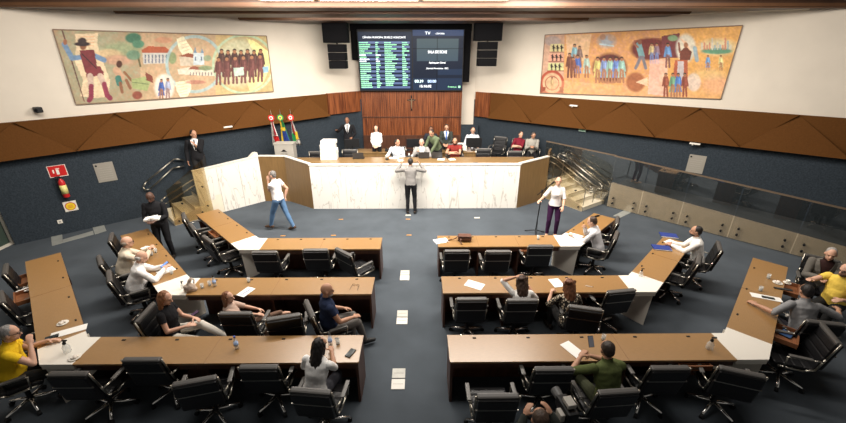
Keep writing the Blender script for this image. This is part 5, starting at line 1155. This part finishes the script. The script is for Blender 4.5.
p1.poly([(75, 34), (98, 33), (97, 44), (103, 62), (110, 80), (108, 96), (98, 98), (80, 96), (83, 80), (74, 60), (76, 48)], (.80, .66, .48), .9)
for k in range(4): p1.line([(80, 37+3*k), (94, 36.5+3*k)], .6, (.75, .35, .2), .6)
p1.ell(122, 50, 20, 8, (.36, .44, .28), .7, .6); p1.ell(108, 55, 14, 6, (.66, .52, .34), .9, .4); p1.ell(118, 60, 14, 5, (.62, .40, .30), .8, .5)
p1.line([(62, 30), (84, 101)], 1.0, (.16, .05, .05)); p1.line([(64, 44), (72, 58), (82, 57)], 5, (.25, .36, .50)); p1.line([(93, 55), (104, 60)], 5, (.25, .36, .5)); p1.ell(65, 42, 2, 3, (.4, .2, .12))
p1.poly([(79, 50), (94, 50), (97, 66), (104, 72), (88, 76), (84, 70)], (.26, .07, .08)); p1.poly([(86, 67), (100, 66), (104, 75), (86, 77)], (.30, .08, .09)); p1.line([(82, 54), (96, 68)], 1, (.08, .04, .04))
p1.line([(90, 76), (91, 86)], 6, (.62, .50, .42)); p1.line([(100, 76), (104, 84)], 6, (.62, .50, .42)); p1.line([(91, 86), (91, 97), (89, 100)], 5, (.34, .08, .13)); p1.line([(104, 84), (107, 95), (110, 98)], 5, (.34, .08, .13))
p1.ell(83, 46, 3.4, 4, (.34, .17, .1)); p1.ell(82, 44, 8, 2.2, (.07, .045, .05)); p1.ell(82, 41, 4.4, 3.4, (.09, .06, .06))
p1.line([(116, 70), (121, 77)], 7, (.60, .42, .30)); p1.line([(124, 72), (131, 80)], 2.4, (.34, .18, .1)); p1.ell(119, 64, 3, 3.6, (.13, .06, .04)); p1.line([(118, 78), (119, 83)], 6, (.10, .26, .22)); p1.line([(120, 83), (122, 92)], 3, (.34, .18, .11)); p1.line([(126, 80), (130, 88)], 3, (.34, .18, .11))
p1.poly([(131, 79), (147, 76), (150, 82), (147, 91), (132, 88)], (.42, .47, .25)); p1.line([(132, 82), (148, 84)], .7, (.2, .26, .14)); p1.poly([(145, 72), (152, 76), (153, 83), (146, 80)], (.30, .11, .08)); p1.ell(137, 95, 5, 4, (.34, .13, .09))
p1.line([(137, 52), (140, 66)], 2, (.2, .18, .1)); p1.ell(133, 38, 8, 5, (.12, .26, .18)); p1.ell(138, 44, 6, 4, (.16, .32, .22)); p1.ell(133, 55, 7, 5, (.2, .34, .25), .8)
p1.poly([(141, 50), (148, 46), (165, 47), (170, 51), (168, 53), (142, 54)], (.48, .17, .09)); p1.poly([(142, 53), (168, 53), (168, 63), (143, 64)], (.62, .60, .56))
for k in range(7): p1.line([(145+3.5*k, 55), (145+3.5*k, 57.5)], 1.3, (.16, .20, .26)); p1.line([(145+3.5*k, 59), (145+3.5*k, 62.5)], 1.3, (.2, .22, .3))
p1.ell(172, 58, 4, 6, (.26, .36, .2), .8); p1.ell(163, 40, 9, 3, (.62, .30, .2), .5)
p1.ring(194, 64, 26, 29, (.45, .60, .62), .8); p1.poly([(176, 39), (183, 36), (192, 50), (193, 60), (184, 58), (178, 48)], (.80, .76, .58)); p1.poly([(175, 82), (190, 80), (191, 88), (186, 99), (180, 97), (176, 90)], (.80, .76, .58))
for k in range(5): p1.line([(179+1.5*k, 42+3*k), (186+1.2*k, 40+3*k)], .5, (.6, .35, .22), .7); p1.line([(177+k, 85+2.5*k), (187, 83+2.7*k)], .5, (.6, .35, .22), .7)
p1.poly([(179, 57), (196, 55), (197, 65), (180, 66)], (.62, .55, .45)); p1.poly([(178, 56), (188, 53), (197, 55), (196, 58)], (.34, .13, .08)); p1.poly([(193, 53), (203, 53), (204, 65), (193, 65)], (.62, .68, .70)); p1.poly([(193, 53), (194.7, 47), (196.5, 53)], (.25, .35, .45)); p1.poly([(200, 53), (201.5, 48), (203.5, 53)], (.25, .35, .45)); p1.line([(195, 57), (195, 60)], 1.2, (.15, .2, .3)); p1.line([(201, 57), (201, 60)], 1.2, (.15, .2, .3))
p1.ell(207, 58, 4, 3, (.3, .4, .28), .8); p1.poly([(177, 69), (190, 67), (215, 70), (215, 76), (178, 74)], (.70, .66, .56)); p1.poly([(188, 69), (192, 66), (203, 67), (206, 70)], (.36, .16, .11)); p1.ell(205, 68, 7, 2.5, (.26, .36, .22), .8)
for k in range(8): p1.line([(190+3*k, 72.5), (190+3*k, 75)], 1, (.3, .25, .25))
p1.ell(195, 82, 10, 2, (.48, .22, .18), .7)
p1.ell(164, 87, 10, 13, (.80, .72, .64)); p1.fig(161, 99, 20, (.10, .18, .45), (.10, .20, .52), dress=True); p1.fig(167.5, 99, 21, (.45, .48, .60), (.40, .28, .26))
p1.ring(243, 64, 29, 31.5, (.50, .62, .46), .9, .95); p1.ell(238, 62, 22, 24, (.62, .66, .52), .6, .3); p1.poly([(246, 38), (256, 42), (268, 52), (270, 66), (262, 84), (250, 92), (247, 84), (262, 64), (252, 50)], (.82, .80, .42), .8)
for k in range(7): p1.fig(221+6.5*k, 76, 27-(k % 2), (.14, .075, .065), (.18, .09, .08))
for k in range(6): p1.fig(218+8.3*k, 84-.6*k, 27, (.22, .10, .09), (.26, .12, .11)); 
p1.poly([(233, 68), (243, 67), (243.5, 75), (234, 76)], (.55, .66, .58)); p1.poly([(262, 67), (268, 66), (268, 72), (263, 73)], (.35, .52, .62))
mural('painted historical mural with an explorer and villages on the left wall', LA, LD, LN, [(52.5, 29.5), (266, 36), (273, 91.5), (76, 104.5)], p1, False)
p2 = Paint(534, 18, 750, 106); p2.im[:] = (.68, .40, .17); p2.blend(.5+p2.n*2.5, (.74, .47, .22), .6); p2.blend(.4+p2.n[::-1]*2.5, (.62, .36, .28), .6); p2.blend((p2.X > 660)*1., (.78, .50, .16), .5)
p2.poly([(545, 34), (565, 33), (564, 92), (541, 92)], (.60, .42, .32)); p2.ell(553, 41, 8, 5, (.42, .38, .38), .7)
for k in range(3):
    y = 44+9.4*k; p2.poly([(551-k, y), (564, y), (564, y+8), (550-k, y+8)], [(.66, .60, .36), (.70, .42, .32), (.62, .62, .36)][k])
    for j in range(3): p2.fig(554+4*j-k, y+7.6, 7, (.05, .03, .03), (.06, .04, .04), skin=(.1, .06, .05)); p2.line([(552.5+4*j-k, y+2), (556+4*j-k, y+4)], .7, (.07, .04, .04))
    p2.line([(550-k, y+8), (564, y+8)], .8, (.35, .15, .10))
p2.ring(552.5, 83, 9.5, 12.2, (.45, .12, .07), 1, 1.05); p2.ell(552.5, 83, 9, 10, (.66, .48, .32)); p2.ring(552.5, 83, 6.3, 7.2, (.4, .12, .08), .9); p2.fig(552.5, 90, 13, (.55, .42, .25), (.5, .35, .2)); p2.poly([(541, 87), (546, 87), (546, 93), (541, 93)], (.36, .12, .07)); p2.poly([(560, 87), (564, 87), (564, 93), (560, 93)], (.36, .12, .07))
p2.poly([(566, 35), (592, 34), (588, 60), (568, 62)], (.74, .62, .48), .5)
for x, h, a, b2, d in ((575, 22, (.28, .45, .5), (.3, .45, .5), 1), (580, 20, (.28, .2, .18), (.3, .2, .15), 0)): p2.fig(x, 66, h, a, b2, dress=bool(d))
for x, h, a, b2, d in ((570, 24, (.26, .12, .08), (.22, .10, .07), 0), (578, 22, (.14, .22, .5), (.16, .26, .55), 1), (587, 22, (.45, .56, .5), (.42, .58, .55), 1), (573.5, 20, (.3, .14, .1), (.26, .12, .08), 0)): p2.fig(x, 77, h, a, b2, dress=bool(d))
p2.poly([(541, 93), (742, 100), (742, 92), (600, 84), (560, 80)], (.78, .52, .34), .3)
p2.ell(607, 41, 8, 6, (.30, .45, .58), .7, .8); p2.ell(612, 38, 4, 3, (.55, .40, .3), .8); p2.ell(603, 37, 3, 3, (.5, .3, .2), .8); p2.line([(600, 44), (614, 46)], 1.2, (.5, .65, .7), .8)
p2.ell(610, 68, 17, 14.5, (.16, .05, .045)); p2.ell(610, 66, 12, 8, (.34, .12, .09), .7, .6)
for x, c_ in ((598, (.62, .55, .25)), (604.5, (.28, .35, .55)), (610.5, (.38, .55, .48)), (616.5, (.22, .32, .6)), (622, (.38, .55, .50))): p2.fig(x, 82, 25, c_, c_, dress=True)
p2.ell(650, 49, 19, 11, (.20, .06, .05)); p2.poly([(634, 40), (680, 36), (680, 58), (636, 58)], (.26, .07, .06), .6)
for x, c_ in ((652, (.6, .5, .3)), (657, (.35, .25, .3))): p2.fig(x, 63, 20, c_, (.25, .3, .5))
p2.line([(639, 45), (642, 56)], 6, (.26, .42, .44)); p2.line([(641, 57), (636, 68)], 3, (.26, .25, .28)); p2.line([(643, 57), (646, 68)], 3, (.26, .25, .28)); p2.ell(640, 42, 2, 2.6, (.3, .15, .1)); p2.line([(638, 47), (634, 43)], 2, (.4, .2, .14))
p2.ell(636, 82, 9.5, 9.5, (.44, .20, .10)); p2.poly([(636, 82), (648, 77), (648, 86)], (.80, .58, .42))
p2.poly([(650, 60), (668, 58), (668, 96), (648, 94)], (.80, .56, .50), .7); p2.poly([(662, 36), (680, 33), (678, 58), (662, 58)], (.26, .09, .09)); p2.ell(673, 38, 5, 3, (.3, .45, .28), .9)
p2.fig(668, 67, 24, (.22, .38, .62), (.30, .16, .14)); p2.ell(686, 48, 10, 14, (.70, .68, .60), .9)
for k in range(4): p2.line([(680+2*k, 38+k), (690, 50)], .8, (.80, .55, .38), .8)
p2.poly([(680, 52), (686, 46), (692, 52), (690, 60), (680, 60)], (.24, .09, .06)); p2.ell(686, 45, 2.2, 2.8, (.42, .22, .13)); p2.line([(680, 52), (679, 43)], 2, (.34, .15, .1))
p2.poly([(675, 60), (688, 60), (688, 78), (673, 78)], (.50, .18, .10)); p2.poly([(678, 61), (684, 61), (684, 80), (677, 80)], (.60, .55, .55)); p2.ell(694, 82, 7, 9, (.72, .62, .55), .9)
for x, c_, d in ((666, (.36, .13, .08), 0), (673, (.24, .42, .28), 1), (678.5, (.14, .28, .55), 1), (685, (.34, .12, .08), 0)): p2.fig(x, 96, 23, c_, c_, dress=bool(d))
p2.ell(718, 47, 18, 8, (.68, .64, .45), .8, .6); p2.ell(717, 51, 15, 3, (.20, .38, .26)); p2.line([(695, 48), (697, 60)], 4, (.30, .45, .55), .8); rr = random.Random(7)
for k in range(12): x = 702+2.6*k; p2.line([(x, 49), (x, 49-rr.uniform(3, 11))], 1.7, rr.choice([(.62, .30, .22), (.65, .62, .55), (.55, .2, .14), (.35, .45, .5)]), .9)
for x, c_ in ((708, (.24, .42, .66)), (721, (.72, .66, .36))): p2.fig(x, 70, 15, c_, c_, dress=True)
p2.ell(716, 84, 14, 9, (.80, .50, .40), .5, .8); p2.ell(710, 74, 16, 5, (.70, .60, .36), .4, .8)
mural('painted mural with groups of people and a skyline on the right wall', RA, RD, RN, [(545.5, 35), (743, 25.5), (721, 99), (540.5, 93)], p2, True)
